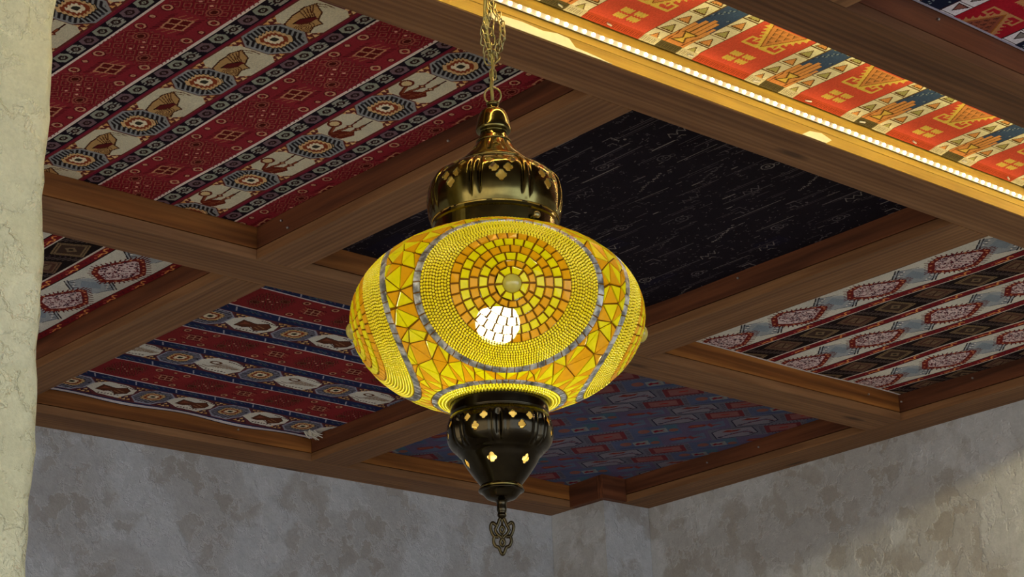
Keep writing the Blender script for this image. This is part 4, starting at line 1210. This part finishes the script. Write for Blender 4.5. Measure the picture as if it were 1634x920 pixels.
# openwork finial: flat filigree facing the room
fx = Vector((math.cos(ang(90)), math.sin(ang(90)), 0))
def fpt(u, z): return tuple(fx * u * .8 * K + Vector((0, 0, (z + .0165) * K)))
def strand(pts, r, closed=True, n=6):
    q = catmull(list(pts) + ([pts[0]] if closed else []), n)
    if closed: q = q[:-1]
    return tube([fpt(u, z) for u, z in q], r * 1.75 * K, 6, closed)
parts = [strand([(0, -.286), (.004, -.290), (.0075, -.297), (.011, -.303), (.008, -.309), (.003, -.3125), (0, -.315), (-.003, -.3125), (-.008, -.309), (-.011, -.303), (-.0075, -.297), (-.004, -.290)], .0013),
         strand([(.0085, -.2985), (.015, -.294), (.0185, -.298), (.0175, -.305), (.013, -.312), (.006, -.313)], .0013, False),
         strand([(-.0085, -.2985), (-.015, -.294), (-.0185, -.298), (-.0175, -.305), (-.013, -.312), (-.006, -.313)], .0013, False),
         strand([(.013, -.312), (.0145, -.319), (.011, -.325), (.006, -.327), (.003, -.333), (0, -.336), (-.003, -.333), (-.006, -.327), (-.011, -.325), (-.0145, -.319), (-.013, -.312)], .0013, False),
         strand([(0, -.298), (.0035, -.303), (0, -.308), (-.0035, -.303)], .0012), strand([(0, -.315), (.0035, -.320), (0, -.325), (-.0035, -.320)], .0012),
         tube([fpt(0, -.280), fpt(0, -.2995)], .0017 * K, 6), tube([fpt(0, -.307), fpt(0, -.316)], .0014 * K, 6)]
V, Fc = join(parts); mesh_obj('finial', V, Fc, FINIAL_M, parent=lamp, smooth=True)

# chain, cable and hook
def link_mesh(L, Wd, r):
    pts = []
    for k in range(20):
        a = 2 * math.pi * k / 20; pts.append((Wd / 2 * math.cos(a) * 1.0, 0, (L / 2 - Wd / 2) * (1 if math.sin(a) > 0 else -1) * (abs(math.sin(a)) > .01) + Wd / 2 * math.sin(a)))
    return tube(pts, r, 6, True)
ztop = ZC - LAMP.z - .004
V, Fc = tube([(.0115 * K * math.cos(2 * math.pi * k / 28), 0, .330 * K + .0125 * K * math.sin(2 * math.pi * k / 28)) for k in range(28)], .0014, 8, True)
lr = mesh_obj('hanging_ring', V, Fc, BRASS_C, parent=lamp, smooth=True); lr.rotation_euler = (0, 0, PHI0 + math.pi / 2)
V, Fc = link_mesh(.0165, .0085, .0011)
first = mesh_obj('chain_link', V, Fc, BRASS_C, parent=lamp, smooth=True)
z = .349 * K; k = 0
links = []
while z < ztop - .012:
    links.append((Vector((.0012 * math.sin(k * 1.3), .0012 * math.cos(k * 1.7), z)), PHI0 + (k % 2) * math.pi / 2 + .35, (0, 0))); z += .0128; k += 1
# slack second run of chain looped beside the first
rx = Vector((math.cos(ang(90)), math.sin(ang(90)), 0))
zs0, zs1 = .392 * K, ztop - .01
m = 26
for j in range(m):
    t = j / (m - 1); zz = zs0 + (zs1 - zs0) * t
    off = .0085 * math.sin(math.pi * min(1, t * 2.4)) + .004 * math.sin(t * 9)
    links.append((rx * (off + .003) + Vector((0, 0, zz)), PHI0 + (j % 2) * math.pi / 2 + .9, (.35 * math.cos(t * 8), 0)))
for j in range(9):
    t = j / 8; links.append((rx * (-.004 - .006 * math.sin(math.pi * t)) + Vector((0, 0, .395 * K + .055 * t)), PHI0 + (j % 2) * math.pi / 2, (.3, .2)))
for j, (p, rz, (ax, ay)) in enumerate(links):
    o = first if j == 0 else first.copy()
    if j: COL.objects.link(o); o.parent = lamp
    o.location = p; o.rotation_euler = (ax, ay, rz)
V, Fc = tube([(.0105 * math.cos(2 * math.pi * k / 28), .004 * math.sin(4 * math.pi * k / 28), .389 * K + .0115 * math.sin(2 * math.pi * k / 28)) for k in range(28)], .0012, 8, True)
lr2 = mesh_obj('chain_ring', V, Fc, BRASS_C, parent=lamp, smooth=True); lr2.rotation_euler = (0, 0, PHI0 + math.pi / 2)
CABLE_M = simple('olive_cable', lin((112, 104, 52)), 0.4)
pts = [(0, 0, .318 * K), (.001, .001, .36 * K)]
pts = [tuple(rx * u + Vector((0, 0, zz))) for u, zz in ((0, .320 * K), (-.0015, .345 * K), (.0015, .372 * K), (-.001, .398 * K), (-.0055, .425 * K), (-.008, .455 * K), (-.007, .485 * K), (-.003, .505 * K), (.003, .52 * K), (.001, .545 * K), (0, ztop))]
q = []
for i in range(len(pts) - 1):
    for t in (0, .33, .66): q.append(tuple(Vector(pts[i]).lerp(Vector(pts[i + 1]), t)))
q.append(pts[-1])
V, Fc = tube(q, .0024, 8); mesh_obj('power_cable', V, Fc, CABLE_M, parent=lamp, smooth=True)
V, Fc = tube([(0.008 * math.cos(a), 0, ztop - .008 + .008 * math.sin(a)) for a in [x * .25 - 4.0 for x in range(23)]] + [(0, 0, ztop + .003)], .0018, 8)
mesh_obj('ceiling_hook', V, Fc, NAIL_M, parent=lamp, smooth=True)
